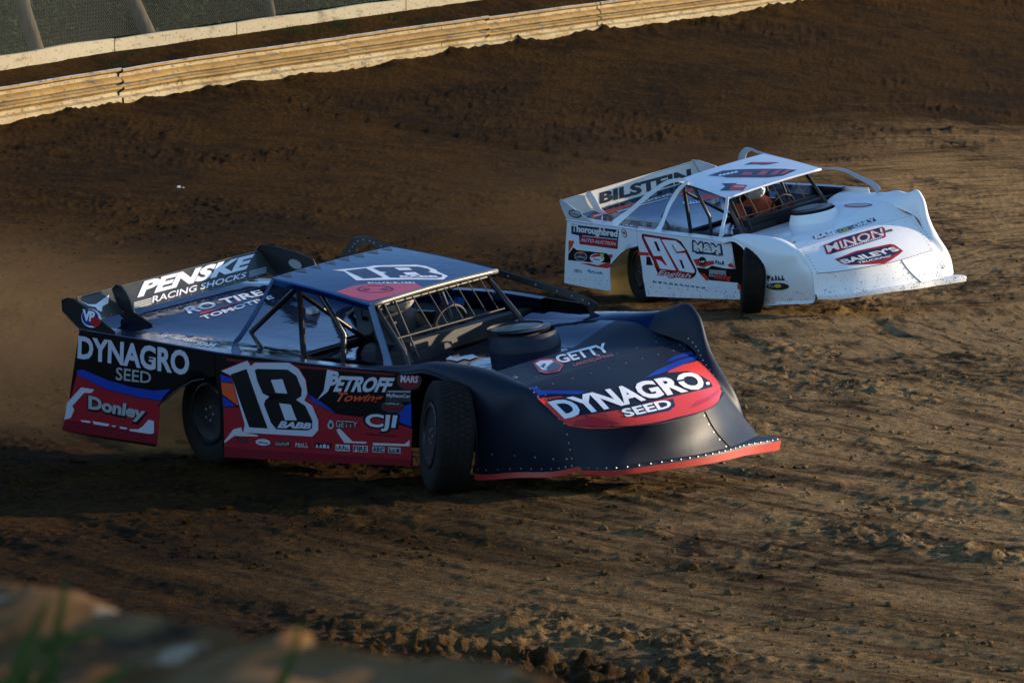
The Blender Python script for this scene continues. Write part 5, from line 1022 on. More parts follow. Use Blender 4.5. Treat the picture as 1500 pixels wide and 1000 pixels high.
  ('door_panel','side',1,'dark',0,('poly', [(-1.265,0.223),(-1.259,0.223),(-1.256,0.231),(-1.247,0.230),(-1.243,0.242),(-1.258,0.242)])),
  ('door_panel','side',1,'dark',0,('poly', [(-1.246,0.222),(-1.231,0.221),(-1.228,0.229),(-1.237,0.229),(-1.233,0.241),(-1.239,0.241)])),
  ('door_panel','side',1,'dark',0,('poly', [(-1.227,0.221),(-1.212,0.220),(-1.209,0.228),(-1.218,0.228),(-1.212,0.245),(-1.218,0.245)])),
  ('door_panel','side',1,'dark',0,('poly', [(-1.178,0.220),(-1.172,0.220),(-1.166,0.232),(-1.169,0.220),(-1.163,0.220),(-1.160,0.241),(-1.166,0.241)])),
  ('door_panel','side',1,'dark',0,('poly', [(-1.159,0.219),(-1.144,0.218),(-1.141,0.226),(-1.151,0.226),(-1.146,0.239),(-1.152,0.239)])),
  ('door_panel','side',1,'dark',0,('poly', [(-1.140,0.218),(-1.134,0.218),(-1.131,0.228),(-1.121,0.227),(-1.116,0.242),(-1.131,0.242)])),
  ('door_panel','side',1,'dark',0,('poly', [(-1.121,0.217),(-1.106,0.216),(-1.099,0.238),(-1.113,0.238)])),
  ('hood','hood',1,'navy',0,('poly', [(0.300,-0.424),(0.321,-0.269),(0.338,-0.112),(0.436,-0.168),(0.440,-0.310),(0.443,-0.450),(0.389,-0.463)])),
  ('hood','hood',1,'white',1,('text', 'BASE', [(0.313,-0.400),(0.321,-0.332),(0.327,-0.264),(0.334,-0.196),(0.339,-0.127),(0.418,-0.461),(0.427,-0.394),(0.435,-0.328),(0.443,-0.261),(0.450,-0.193)], 0.04, 0)),
  ('hood','hood',1,'dark',0,('poly', [(0.331,-0.101),(0.339,0.071),(0.466,-0.008),(0.463,-0.174)])),
  ('hood','hood',1,'green',1,('text', 'OIL', [(0.353,-0.100),(0.352,-0.066),(0.350,-0.032),(0.349,0.003),(0.347,0.037),(0.467,-0.165),(0.467,-0.133),(0.466,-0.100),(0.466,-0.068),(0.465,-0.035)], 0.05, 0)),
  ('hood','hood',1,'navy',0,('poly', [(0.335,0.075),(0.323,0.239),(0.340,0.384),(0.422,0.358),(0.422,0.196),(0.435,0.026)])),
  ('hood','hood',1,'white',1,('text', 'ONLY', [(0.350,0.094),(0.340,0.169),(0.338,0.238),(0.343,0.303),(0.349,0.366),(0.438,0.046),(0.434,0.120),(0.431,0.195),(0.430,0.267),(0.432,0.338)], 0.05, 0)),
  ('nose_panel','nose',-1,'navy',0,('poly', [(0.183,0.179),(0.275,0.116),(0.358,0.088),(0.441,0.090),(0.528,0.091),(0.692,0.102),(0.707,0.156),(0.667,0.336),(0.632,0.429),(0.497,0.445),(0.386,0.466),(0.294,0.488),(0.182,0.501)])),
  ('nose_panel','nose',-1,'red',1,('text', 'MINON', [(0.200,0.173),(0.319,0.168),(0.433,0.153),(0.559,0.140),(0.690,0.121),(0.175,0.456),(0.291,0.445),(0.392,0.424),(0.505,0.406),(0.640,0.392)], 0.07, 0)),
  ('nose_panel','nose',-1,'cream',2,('text', 'MINON', [(0.202,0.194),(0.319,0.186),(0.431,0.169),(0.554,0.154),(0.684,0.134),(0.182,0.439),(0.296,0.429),(0.395,0.409),(0.506,0.393),(0.637,0.379)], 0.01, 0)),
  ('nose_panel','nose',-1,'white',3,('text', 'Construction', [(0.310,0.399),(0.377,0.390),(0.446,0.380),(0.528,0.375),(0.617,0.369),(0.303,0.467),(0.369,0.454),(0.435,0.440),(0.515,0.430),(0.604,0.422)], 0.02, 0)),
  ('nose_panel','nose',-1,'red',0,('poly', [(0.192,0.673),(0.285,0.630),(0.364,0.584),(0.433,0.590),(0.520,0.601),(0.622,0.614),(0.651,0.655),(0.679,0.832),(0.624,0.883),(0.447,0.996),(0.390,0.962),(0.338,0.930),(0.275,0.895),(0.230,0.845)])),
  ('nose_panel','nose',-1,'navy',1,('poly', [(0.210,0.702),(0.295,0.666),(0.365,0.628),(0.430,0.632),(0.511,0.642),(0.609,0.655),(0.658,0.828),(0.457,0.914),(0.398,0.899),(0.344,0.885),(0.284,0.871)])),
  ('nose_panel','nose',-1,'cream',2,('text', "BAILEY'S", [(0.224,0.726),(0.321,0.717),(0.400,0.705),(0.495,0.699),(0.621,0.703),(0.242,0.842),(0.335,0.826),(0.414,0.812),(0.516,0.806),(0.650,0.811)], 0.04, 0)),
  ('nose_panel','nose',-1,'white',3,('text', 'TRUCKING', [(0.323,0.860),(0.370,0.855),(0.417,0.852),(0.474,0.852),(0.548,0.858),(0.324,0.907),(0.366,0.900),(0.408,0.894),(0.456,0.890),(0.518,0.892)], 0.02, 0)),
  ('roof','roof',1,'navy',0,('poly', [(-1.675,-0.301),(-1.679,-0.087),(-1.551,0.048),(-1.142,0.367),(-1.001,0.433),(-0.946,0.194),(-1.024,0.050),(-1.415,-0.233),(-1.495,-0.234)])),
  ('roof','roof',1,'pink',1,('poly', [(-1.353,-0.087),(-1.420,0.023),(-1.323,0.058),(-1.246,-0.011)])),
  ('roof','roof',1,'pink',1,('poly', [(-1.205,0.018),(-1.282,0.172),(-1.219,0.221),(-1.126,0.079)])),
  ('roof','roof',1,'pink',1,('poly', [(-1.095,0.115),(-1.162,0.274),(-1.123,0.328),(-1.034,0.165)])),
  ('roof','roof',1,'pink',1,('poly', [(-1.009,0.194),(-1.098,0.357),(-1.046,0.402),(-0.985,0.235)])),
  ('roof','roof',1,'white',1,('poly', [(-1.568,-0.241),(-1.588,-0.190),(-1.538,-0.190),(-1.517,-0.248)])),
  ('roof','roof',1,'white',1,('poly', [(-1.535,-0.210),(-1.573,-0.147),(-1.523,-0.147),(-1.502,-0.205)])),
  ('roof','roof',1,'white',1,('poly', [(-1.537,-0.155),(-1.558,-0.104),(-1.508,-0.104),(-1.486,-0.162)])),
  ('roof','roof',1,'white',1,('poly', [(-1.505,-0.125),(-1.543,-0.060),(-1.494,-0.061),(-1.472,-0.119)])),
  ('roof','roof',1,'white',1,('poly', [(-1.507,-0.069),(-1.529,-0.017),(-1.480,-0.017),(-1.457,-0.076)])),
  ('roof','roof',1,'navy',0,('poly', [(-1.293,-0.395),(-1.151,-0.286),(-1.091,-0.379),(-1.014,-0.497),(-1.109,-0.557),(-1.164,-0.438)])),
  ('roof','roof',1,'lred',1,('poly', [(-1.151,-0.334),(-0.998,-0.257),(-0.889,-0.399),(-1.014,-0.497),(-1.115,-0.396)])),
  ('roof','roof',1,'white',2,('poly', [(-1.083,-0.373),(-0.986,-0.302),(-0.971,-0.320),(-1.068,-0.390)])),
  ('roof','roof',1,'navy',0,('poly', [(-1.662,0.190),(-1.681,0.313),(-1.396,0.492),(-1.424,0.374),(-1.461,0.318),(-1.558,0.281)])),
  ('roof','roof',1,'pink',1,('poly', [(-1.631,0.251),(-1.645,0.310),(-1.418,0.466),(-1.444,0.377)])),
  ('spoiler','spoiler',1,'dark',1,('text', 'BILSTEIN', [(-0.422,0.768),(0.827,0.617),(0.766,0.044),(-0.492,0.236)], 0.05, 0)),
  ('spoiler_end_plate','y=-0.935',1,'dark',1,('poly', [(-3.456,0.996),(-3.470,0.980),(-3.498,0.968),(-3.538,0.961),(-3.584,0.959),(-3.631,0.964),(-3.673,0.974),(-3.705,0.988),(-3.724,1.004),(-3.725,1.021),(-3.711,1.037),(-3.683,1.049),(-3.643,1.056),(-3.597,1.058),(-3.550,1.053),(-3.508,1.043),(-3.476,1.029),(-3.458,1.013)])),
  ('spoiler_end_plate','y=-0.935',1,'silver',2,('poly', [(-3.483,0.998),(-3.494,0.987),(-3.516,0.979),(-3.547,0.974),(-3.584,0.973),(-3.621,0.977),(-3.655,0.984),(-3.681,0.994),(-3.696,1.006),(-3.698,1.019),(-3.687,1.030),(-3.665,1.038),(-3.633,1.043),(-3.597,1.044),(-3.559,1.040),(-3.526,1.033),(-3.500,1.023),(-3.485,1.010)])),
  ('spoiler_end_plate','y=-0.935',1,'dark',3,('poly', [(-3.676,1.003),(-3.666,1.002),(-3.663,1.010),(-3.647,1.009),(-3.642,1.021),(-3.668,1.023)])),
  ('spoiler_end_plate','y=-0.935',1,'dark',3,('poly', [(-3.642,1.000),(-3.632,0.999),(-3.626,1.008),(-3.626,0.998),(-3.616,0.997),(-3.618,1.014),(-3.628,1.015)])),
  ('spoiler_end_plate','y=-0.935',1,'dark',3,('poly', [(-3.608,0.997),(-3.598,0.996),(-3.591,1.007),(-3.592,0.995),(-3.582,0.994),(-3.583,1.014),(-3.593,1.015)])),
  ('spoiler_end_plate','y=-0.935',1,'dark',3,('poly', [(-3.575,0.994),(-3.548,0.991),(-3.546,0.997),(-3.562,0.999),(-3.559,1.009),(-3.569,1.010)])),
  ('spoiler_end_plate','y=-0.935',1,'dark',3,('poly', [(-3.541,0.990),(-3.514,0.988),(-3.512,0.994),(-3.529,0.995),(-3.524,1.007),(-3.534,1.008)])),
  ('rear_deck','deck',1,'lred',1,('poly', [(-3.597,-0.744),(-3.571,-0.577),(-3.546,-0.351),(-3.506,-0.110),(-3.459,-0.123),(-3.450,-0.393),(-3.416,-0.525),(-3.432,-0.796)])),
  ('rear_deck','deck',1,'white',2,('poly', [(-3.538,-0.724),(-3.493,-0.578),(-3.470,-0.594),(-3.492,-0.742)])),
  ('rear_deck','deck',1,'silver',1,('poly', [(-3.427,-0.094),(-3.428,-0.053),(-3.454,-0.038),(-3.454,-0.064),(-3.498,-0.039),(-3.498,-0.054)])),
  ('rear_deck','deck',1,'silver',1,('poly', [(-3.428,-0.042),(-3.428,-0.000),(-3.501,0.041),(-3.501,-0.000)])),
  ('rear_deck','deck',1,'silver',1,('poly', [(-3.428,0.011),(-3.428,0.027),(-3.459,0.044),(-3.459,0.070),(-3.506,0.096),(-3.506,0.055)])),
  ('rear_deck','deck',1,'silver',1,('poly', [(-3.429,0.064),(-3.429,0.105),(-3.505,0.148),(-3.505,0.107)])),
  ('rear_deck','deck',1,'silver',1,('poly', [(-3.429,0.117),(-3.430,0.158),(-3.454,0.172),(-3.454,0.147),(-3.497,0.171),(-3.498,0.155)])),
  ('rear_deck','deck',1,'silver',1,('poly', [(-3.430,0.170),(-3.430,0.211),(-3.495,0.248),(-3.496,0.207)])),
  ('rear_deck','deck',1,'silver',1,('poly', [(-3.430,0.223),(-3.431,0.265),(-3.502,0.305),(-3.502,0.264)])),
  ('rear_deck','deck',1,'silver',1,('poly', [(-3.431,0.276),(-3.431,0.318),(-3.455,0.331),(-3.455,0.306),(-3.499,0.330),(-3.499,0.315)])),
  ('rear_deck','deck',1,'silver',1,('poly', [(-3.440,-0.481),(-3.382,0.208),(-3.351,0.199),(-3.380,-0.496)])),
  ('rear_deck','deck',1,'lred',1,('poly', [(-3.483,0.434),(-3.444,0.633),(-3.366,0.591),(-3.293,0.349)])),
  ('rear_deck','deck',1,'lred',1,('poly', [(-3.165,0.396),(-3.142,0.598),(-2.881,0.641),(-2.967,0.392)])),
  ('rear_deck','deck',1,'white',2,('poly', [(-2.993,0.166),(-2.989,0.175),(-3.037,0.199),(-3.030,0.214),(-3.101,0.250),(-3.116,0.225)])),
  ('rear_deck','deck',1,'white',2,('poly', [(-2.980,0.197),(-2.976,0.207),(-3.028,0.238),(-2.974,0.213),(-2.970,0.222),(-3.061,0.261),(-3.067,0.252)])),
  ('rear_deck','deck',1,'white',2,('poly', [(-2.967,0.229),(-2.963,0.239),(-3.024,0.277),(-2.960,0.244),(-2.957,0.254),(-3.063,0.305),(-3.069,0.295)])),
  ('rear_deck','deck',1,'white',2,('poly', [(-2.954,0.261),(-2.943,0.286),(-2.974,0.304),(-2.981,0.289),(-3.034,0.321),(-3.039,0.311)])),
  ('rear_deck','deck',1,'white',2,('poly', [(-2.941,0.293),(-2.930,0.318),(-2.958,0.337),(-2.966,0.321),(-3.024,0.359),(-3.030,0.349)])),
  ('rear_deck','deck',1,'white',2,('poly', [(-2.928,0.325),(-2.917,0.349),(-3.005,0.413),(-3.020,0.388)])),
  ('rear_deck','deck',1,'navy',1,('text', 'ACCEL', [(-2.952,-0.775),(-2.559,-0.759),(-2.385,-0.884),(-2.802,-0.887)], 0.05, 0.3)),
  ('rear_deck','deck',1,'lred',1,('poly', [(-2.374,-0.860),(-2.359,-0.859),(-2.401,-0.828),(-2.377,-0.826),(-2.463,-0.766),(-2.497,-0.772)])),
  ('rear_deck','deck',1,'lred',1,('poly', [(-2.325,-0.856),(-2.310,-0.855),(-2.355,-0.818),(-2.301,-0.854),(-2.286,-0.853),(-2.388,-0.789),(-2.401,-0.791)])),
  ('rear_deck','deck',1,'lred',1,('poly', [(-2.275,-0.852),(-2.260,-0.850),(-2.317,-0.805),(-2.252,-0.850),(-2.237,-0.848),(-2.380,-0.756),(-2.393,-0.758)])),
  ('rear_deck','deck',1,'lred',1,('poly', [(-2.226,-0.847),(-2.188,-0.844),(-2.220,-0.821),(-2.243,-0.823),(-2.318,-0.770),(-2.331,-0.772)])),
  ('rear_deck','deck',1,'lred',1,('poly', [(-2.177,-0.843),(-2.139,-0.840),(-2.171,-0.816),(-2.194,-0.818),(-2.292,-0.750),(-2.305,-0.752)])),
  ('front_fender','fender',-1,'navy',1,('poly', [(0.692,0.663),(0.697,0.657),(0.685,0.633),(0.694,0.621),(0.674,0.591),(0.653,0.627)])),
  ('front_fender','fender',-1,'navy',1,('poly', [(0.708,0.644),(0.713,0.639),(0.703,0.603),(0.715,0.637),(0.720,0.632),(0.696,0.579),(0.691,0.587)])),
  ('front_fender','fender',-1,'navy',1,('poly', [(0.723,0.629),(0.727,0.625),(0.716,0.576),(0.730,0.623),(0.734,0.620),(0.708,0.544),(0.703,0.550)])),
  ('front_fender','fender',-1,'navy',1,('poly', [(0.737,0.617),(0.748,0.608),(0.743,0.579),(0.736,0.586),(0.724,0.540),(0.720,0.546)])),
  ('front_fender','fender',-1,'navy',1,('poly', [(0.751,0.606),(0.762,0.597),(0.757,0.566),(0.750,0.573),(0.738,0.515),(0.733,0.520)])),
  ('front_fender','fender',-1,'dark',0,('poly', [(0.793,0.706),(0.792,0.733),(0.785,0.757),(0.775,0.775),(0.762,0.785),(0.748,0.787),(0.733,0.782),(0.720,0.773),(0.710,0.761),(0.703,0.745),(0.703,0.724),(0.708,0.701),(0.719,0.678),(0.733,0.661),(0.748,0.652),(0.764,0.653),(0.778,0.664),(0.788,0.682)])),
  ('front_fender','fender',-1,'yellow',1,('poly', [(0.761,0.706),(0.762,0.718),(0.760,0.729),(0.757,0.737),(0.753,0.742),(0.749,0.744),(0.744,0.741),(0.739,0.735),(0.736,0.727),(0.734,0.716),(0.733,0.705),(0.734,0.695),(0.737,0.686),(0.741,0.680),(0.746,0.677),(0.751,0.679),(0.756,0.685),(0.759,0.694)])),
  ('front_fender','fender',-1,'silver',1,('poly', [(0.717,0.757),(0.720,0.755),(0.718,0.735),(0.723,0.732),(0.718,0.703),(0.709,0.710)])),
  ('front_fender','fender',-1,'silver',1,('poly', [(0.728,0.751),(0.731,0.750),(0.729,0.725),(0.733,0.749),(0.736,0.748),(0.728,0.709),(0.725,0.711)])),
  ('hood','hood',1,'pink',0,('poly', [(0.090,0.583),(0.095,0.566),(0.072,0.547),(0.022,0.531),(-0.051,0.520),(-0.136,0.513),(-0.222,0.513),(-0.300,0.517),(-0.361,0.528),(-0.396,0.543),(-0.402,0.560),(-0.377,0.577),(-0.324,0.592),(-0.252,0.605),(-0.168,0.612),(-0.082,0.613),(-0.003,0.607),(0.056,0.597)])),
  ('hood','hood',1,'silver',1,('poly', [(0.049,0.577),(0.050,0.566),(0.027,0.554),(-0.017,0.543),(-0.078,0.535),(-0.148,0.530),(-0.218,0.528),(-0.279,0.530),(-0.326,0.536),(-0.351,0.546),(-0.352,0.557),(-0.328,0.568),(-0.282,0.578),(-0.222,0.587),(-0.152,0.593),(-0.083,0.595),(-0.021,0.593),(0.024,0.586)])),
 ],
}

# ------------------------------------------------------------------ the two cars
MW_N = Matrix(((.72261, .68431, -.09774, .31814), (-.69124, .71618, -.09631, 29.98341), (.00409, .13716, .99054, .14582), (0, 0, 0, 1)))
MW_W = Matrix(((.5207, .83381, -.18338, 3.57924), (-.85369, .51072, -.10184, 47.68889), (.00874, .20957, .97775, .22174), (0, 0, 0, 1)))
navy = paint('navy_paint', (.008, .024, .07), .16, .4, film=.010, metal=.6); navyn = paint('navy_plastic', (.004, .0095, .024), .50, .0, spec=.28, film=.018, specks=.14, zlo=-.05, zhi=.55)
deckn = paint('deck_paint', (.0035, .022, .080), .06, .0, spec=.3, film=.005, metal=.9); blackp = paint('black_side_paint', (.0025, .0022, .0025), .3, .12, spec=.25, film=.005)
finn = plain('black_fin', (.007, .007, .009), .4)
C_N = dict(base=blackp, deck=deckn, hood=deckn, nose=navyn, roof=paint('roof_navy', (.011, .050, .140), .16, .0, spec=.3, film=.01, metal=.8), scoop=navyn, lid=.848, lidmat=paint('scoop_lid_navy', (.004, .004, .007), .35, .1, spec=.3, film=.01), edge=navy,
    lip=paint('red_lip', (.46, .028, .016), .5, .1, film=.03), seam=plain('seam_line', (.004, .004, .006), .6), trim=M_GOLD, flange=.055, tyre=M_TYRE, cage2=plain('grey_tube', (.012, .011, .010), .4), spoiler=paint('spoiler_green', (.024, .034, .031), .35, .3),
    pillars=[([(-1.03, -.635, 1.15), (-.93, -.69, 1.0), (-.80, -.77, .84), (-.71, -.85, .745)], [.05, .055, .06, .10], navy),
             ([(-2.02, -.60, 1.30), (-2.11, -.72, 1.09), (-2.18, -.82, .94), (-2.20, -.88, .88), (-2.14, -.93, .80)], [.03, .04, .04, .05, .12], navy)],
    rail=[(-2.98, .84, 1.0), (-2.855, .82, 1.138), (-2.70, .80, 1.27), (-2.60, .80, 1.335), (-2.44, .80, 1.33), (-2.242, .80, 1.279), (-1.37, .80, 1.158), (-.717, .82, 1.02), (-.40, .84, .945), (-.30, .86, .885)],
    railw=[(0, .12), (.3, .10), (.4, .04), (.8, .045), (.93, .06), (1, .10)], railmat=finn,
    plates=[('spoiler_end_plate', [(-3.952, 1.083), (-3.944, 1.16), (-3.88, 1.18), (-3.811, 1.174), (-3.70, 1.12), (-3.392, .935), (-3.40, .915), (-3.792, .957)], -.935, finn),
            ('spoiler_fin', [(-3.735, 1.19), (-3.69, 1.222), (-3.64, 1.215), (-3.59, 1.165), (-3.555, 1.09), (-3.53, 1.02), (-3.345, .935), (-3.60, .93), (-3.68, 1.0)], -.62, finn),
            ('spoiler_end_plate', [(-3.843, 1.186), (-3.773, 1.235), (-3.611, 1.217), (-3.40, 1.18), (-3.23, 1.131), (-3.21, 1.09), (-3.219, 1.0), (-3.684, 1.0)], .935, finn)],
    screen_y=[-.22, -.06, .10, .22, .34, .46])
whitep = paint('white_paint', (.80, .81, .83), .30, .5, film=.04, specks=.28, zlo=.05, zhi=.40); whiten = paint('white_plastic', (.88, .87, .84), .38, .3, mud=(.11, .07, .04), film=.03, specks=.24, zlo=.06, zhi=.55)
deckw = paint('white_car_deck', (.018, .06, .15), .10, .2, film=.08, metal=.88); whitetop = paint('white_top', (.80, .82, .85), .3, .5, film=.05)
C_W = dict(base=whitep, deck=deckw, hood=whitetop, nose=whiten, roof=whitetop, scoop=whiten, lid=.85, lidmat=plain('scoop_filter', (.02, .022, .03), .35), edge=whitetop, lip=whiten, seam=plain('dark_seam', (.10, .09, .085), .6), trim=whitetop, flange=.02, tyre=M_TYREMUD,
    cage2=plain('tan_tube', (.02, .017, .014), .4), spoiler=paint('spoiler_white', (.66, .62, .52), .45, .2, film=.2, specks=.1), 
    pillars=[([(-.85, -.645, 1.18), (-.87, -.70, 1.0), (-.84, -.80, .86), (-.76, -.90, .765)], [.055, .06, .065, .16], whitetop),
             ([(-1.62, -.62, 1.335), (-1.80, -.66, 1.23), (-1.93, -.73, 1.07), (-1.97, -.82, .92), (-1.97, -.92, .825)], [.04, .06, .065, .07, .14], whitetop),
             ([(-1.66, -.62, 1.36), (-1.95, -.66, 1.335), (-2.25, -.72, 1.22), (-2.60, -.82, 1.03), (-2.85, -.92, .89)], [.03, .05, .06, .06, .10], whitetop),
             ([(-3.25, -.80, .95), (-3.12, -.90, .90)], [.03, .04], whitetop)],
    rail=[(-2.98, .84, 1.0), (-2.76, .82, 1.17), (-2.62, .80, 1.31), (-2.50, .80, 1.37), (-2.36, .80, 1.36), (-2.17, .80, 1.315), (-1.13, .80, 1.158), (-.71, .81, 1.148), (-.41, .83, 1.06), (-.19, .86, .975), (-.12, .87, .90)],
    railw=[(0, .16), (.25, .13), (.4, .02), (.65, .015), (.85, .05), (1, .09)], railmat=plain('clear_white_plastic', (.45, .45, .48), .3),
    plates=[('spoiler_end_plate', [(-3.83, 1.03), (-3.875, 1.158), (-3.84, 1.172), (-3.76, 1.145), (-3.50, 1.02), (-3.25, .915), (-3.26, .89), (-3.775, .925)], -.935, paint('plate_white', (.6, .6, .62), .4, .2, film=.2, specks=.1)),
            ('spoiler_fin', [(-3.79, 1.15), (-3.73, 1.19), (-3.67, 1.185), (-3.60, 1.10), (-3.53, .98), (-3.40, .92), (-3.66, .96)], -.62, paint('plate_white', (.6, .6, .62))),
            ('spoiler_end_plate', [(-3.93, 1.125), (-3.83, 1.185), (-3.70, 1.18), (-3.37, 1.115), (-3.35, .97), (-3.70, .97)], .935, paint('plate_white', (.6, .6, .62)))],
    screen_y=[-.28, -.10, .08, .24, .38])
race_car('n', MW_N, 'black and navy dirt race car number 18 with red skirts, nearest the camera', 'race car', 'dirt race cars cornering', C_N, [(-2.06, 31.30), (-.47, 29.16)], R(34))
race_car('w', MW_W, 'white mud-flecked dirt race car number 96, ahead of and beyond the black car', 'race car', 'dirt race cars cornering', C_W, [(1.60, 49.61), (2.60, 47.36)], R(33))
driver('n', MW_N, 'driver with cream helmet and dark suit in the black car', M_SUIT, M_HELM, plain('helmet_band', (.30, .10, .03), .3))
driver('w', MW_W, 'driver with white helmet and orange suit in the white car', plain('orange_suit', (.45, .07, .02), .8), plain('white_helmet', (.75, .73, .68), .25), plain('dark_band', (.03, .03, .04), .3))

# ------------------------------------------------------------------ ground: one sheet, flat near the cars, banked up to the guardrail
RAIL = np.array([(-60, -10, 1.0), (-30, 30, 1.1), (-18, 49, 1.15), (-12, 60.5, 1.35), (-8.02, 69.1, 1.733), (-5.4, 75.1, 2.156), (1.11, 85.2, 3.007), (6.7, 95.3, 3.665), (16, 111, 4.6), (36, 140, 6.4), (80, 200, 8.)])
_seg = RAIL[1:, :2] - RAIL[:-1, :2]; _len = np.hypot(_seg[:, 0], _seg[:, 1]); _cum = np.concatenate([[0], np.cumsum(_len)])
def rail_dist(x, y):
    """signed distance to the rail (track side positive) and rail base height at the nearest point"""
    best = np.full(x.shape, 1e9); sd = np.zeros(x.shape); zz = np.zeros(x.shape)
    for k in range(len(_seg)):
        px, py = x - RAIL[k, 0], y - RAIL[k, 1]; t = np.clip((px * _seg[k, 0] + py * _seg[k, 1]) / _len[k] ** 2, 0, 1)
        qx, qy = px - t * _seg[k, 0], py - t * _seg[k, 1]; d = np.hypot(qx, qy); s = np.sign(px * _seg[k, 1] - py * _seg[k, 0])
        m = d < best; best = np.where(m, d, best); sd = np.where(m, d * s, sd); zz = np.where(m, RAIL[k, 2] + t * (RAIL[k + 1, 2] - RAIL[k, 2]), zz)
    return sd, zz
_rng = np.random.RandomState(7); _perm = _rng.permutation(4096); _val = _rng.rand(4096)
def vnoise(x, y):
    xi, yi = np.floor(x).astype(int), np.floor(y).astype(int); fx, fy = x - xi, y - yi
    fx = fx * fx * (3 - 2 * fx); fy = fy * fy * (3 - 2 * fy)
    h = lambda a, b: _val[_perm[(_perm[a & 4095] + b) & 4095]]
    return (h(xi, yi) * (1 - fx) + h(xi + 1, yi) * fx) * (1 - fy) + (h(xi, yi + 1) * (1 - fx) + h(xi + 1, yi + 1) * fx) * fy
def fbm(x, y, o=4, g=.5):
    s = 0; a = 1; t = 0
    for k in range(o): s = s + a * vnoise(x * 2 ** k + 17.3 * k, y * 2 ** k - 9.1 * k); t += a; a *= g
    return s / t
TC = (38., 46.)  # centre of the turn: the dirt is combed along arcs round it
def ground_z(x, y, detail=True):
    d, zw = rail_dist(x, y)
    z = zw * np.clip(1 - d / 17., 0, 1) ** 1.25
    zb = zw + .47 * np.clip((-d - .12) / .30, 0, 1) + (.23 + .13 * np.clip((y - 68) / 19, 0, 1.6)) * np.clip(-d - .42, 0, 1.0) - np.clip(-d - 1.6, 0, 1) * .12 + np.clip(-d - 16, 0, 60) * .25
    z = np.where(d < 0, zb, z)
    if not detail: return z
    v = np.hypot(x - TC[0], y - TC[1]); u = np.arctan2(y - TC[1], TC[0] - x) * 40.   # along and across the racing line
    packed = np.clip((45.5 - v) / 4, 0, 1)
    patch = fbm(x * .5 + 3, y * .3 + 5, 3); ridge = fbm(u * .22 + 9, v * 1.1 + 4, 3)
    rough = np.clip((patch - .40) * 3, .2, 1.) * (1 - .40 * packed) + np.clip((ridge - .52) * 5, 0, 1.3) * .9
    a = (fbm(x * 1.1, y * .8, 3) - .5) * .026                       # gentle undulation
    c1 = np.clip(fbm(x * 6.5 + 11, y * 4.2, 3) - .56, 0, 1) * .095  # clods
    c2 = np.clip(fbm(x * 18 + 31, y * 12, 3) - .50, 0, 1) * .075
    c3 = np.clip(fbm(x * 2.6 + 70, y * 1.7, 3) - .67, 0, 1) * .20  # a few bigger lumps
    st = (fbm(u * .8, v * 5, 3) - .5) * .020 + (fbm(u * 2.4, v * 17, 2) - .5) * .009 + (fbm(u * 5, v * 42, 2) - .5) * .006   # combed streaks and ruts
    rut = -np.clip(fbm(u * .07 + 3, v * 1.9 + 8, 2) - .60, 0, 1) * .10
    far = np.clip((62 - y) / 18, .85, 1); st = st * np.clip((60 - y) / 14, .3, 1)
    z = z + a + ((c1 + c2) * rough + c3 * (.3 + .7 * rough) + st * (.55 + .45 * packed) + rut) * np.where(d < -.2, .5, 1) * far + np.where(d > -.05, np.clip(1 - d / .7, 0, 1), 0) * (fbm(x * 1.1 + 5, y * .8, 3) - .42) * .30
    return z
a_in = np.linspace(-.152, .152, 760); a_l = -.152 - np.geomspace(.004, 3.5, 36)[::-1]; a_r = .152 + np.geomspace(.004, 3.5, 36)
AA = np.concatenate([a_l, a_in, a_r]); yy = [-6 + 1.0 * k for k in range(24)]
y_ = 18.; 
while y_ < 112: yy.append(y_); y_ += .028 * (y_ / 20.) ** 1.75
yy += list(np.geomspace(114, 900, 40)); YY = np.array(yy)
GX = AA[None, :] * (YY[:, None] + 12); GY = np.repeat(YY[:, None], len(AA), 1)
GZ = ground_z(GX, GY)
nr, nc = GX.shape; co = np.stack([GX, GY, GZ], -1).reshape(-1, 3).astype(np.float32)
ii = (np.arange(nr - 1)[:, None] * nc + np.arange(nc - 1)[None, :]).reshape(-1); quads = np.stack([ii, ii + 1, ii + nc + 1, ii + nc], 1).astype(np.int32)
me = bpy.data.meshes.new('dirt_track'); me.vertices.add(len(co)); me.vertices.foreach_set('co', co.reshape(-1)); me.loops.add(quads.size); me.loops.foreach_set('vertex_index', quads.reshape(-1))
me.polygons.add(len(quads)); me.polygons.foreach_set('loop_start', np.arange(0, quads.size, 4, dtype=np.int32)); me.polygons.foreach_set('use_smooth', np.ones(len(quads), dtype=bool)); me.update(calc_edges=True)
m = bpy.data.materials.new('track_dirt'); t, b = nt(m)
co_ = objco(t); sep = N(t, 'ShaderNodeSeparateXYZ'); t.links.new(co_, sep.inputs[0])
dx_ = math_(t, 'SUBTRACT', sep.outputs[0], TC[0]); dy_ = math_(t, 'SUBTRACT', sep.outputs[1], TC[1])
rad = math_(t, 'SQRT', math_(t, 'ADD', math_(t, 'MULTIPLY', dx_, dx_), math_(t, 'MULTIPLY', dy_, dy_))); ang = math_(t, 'MULTIPLY', math_(t, 'ARCTAN2', dy_, math_(t, 'MULTIPLY', dx_, -1.)), 40.)
def pol(su, sv):
    cmb = N(t, 'ShaderNodeCombineXYZ'); t.links.new(math_(t, 'MULTIPLY', ang, su), cmb.inputs[0]); t.links.new(math_(t, 'MULTIPLY', rad, sv), cmb.inputs[1]); return cmb.outputs[0]
n_big = noise(t, pol(.10, .55), 1, 4, .6, .3); n_str = noise(t, pol(.55, 5.), 1, 5, .62); n_thin = noise(t, pol(1.6, 22.), 1, 3, .6); n_med = noise(t, co_, 1.5, 5, .62); n_fine = noise(t, co_, 15, 5, .65); n_gr = noise(t, co_, 70, 3, .7)
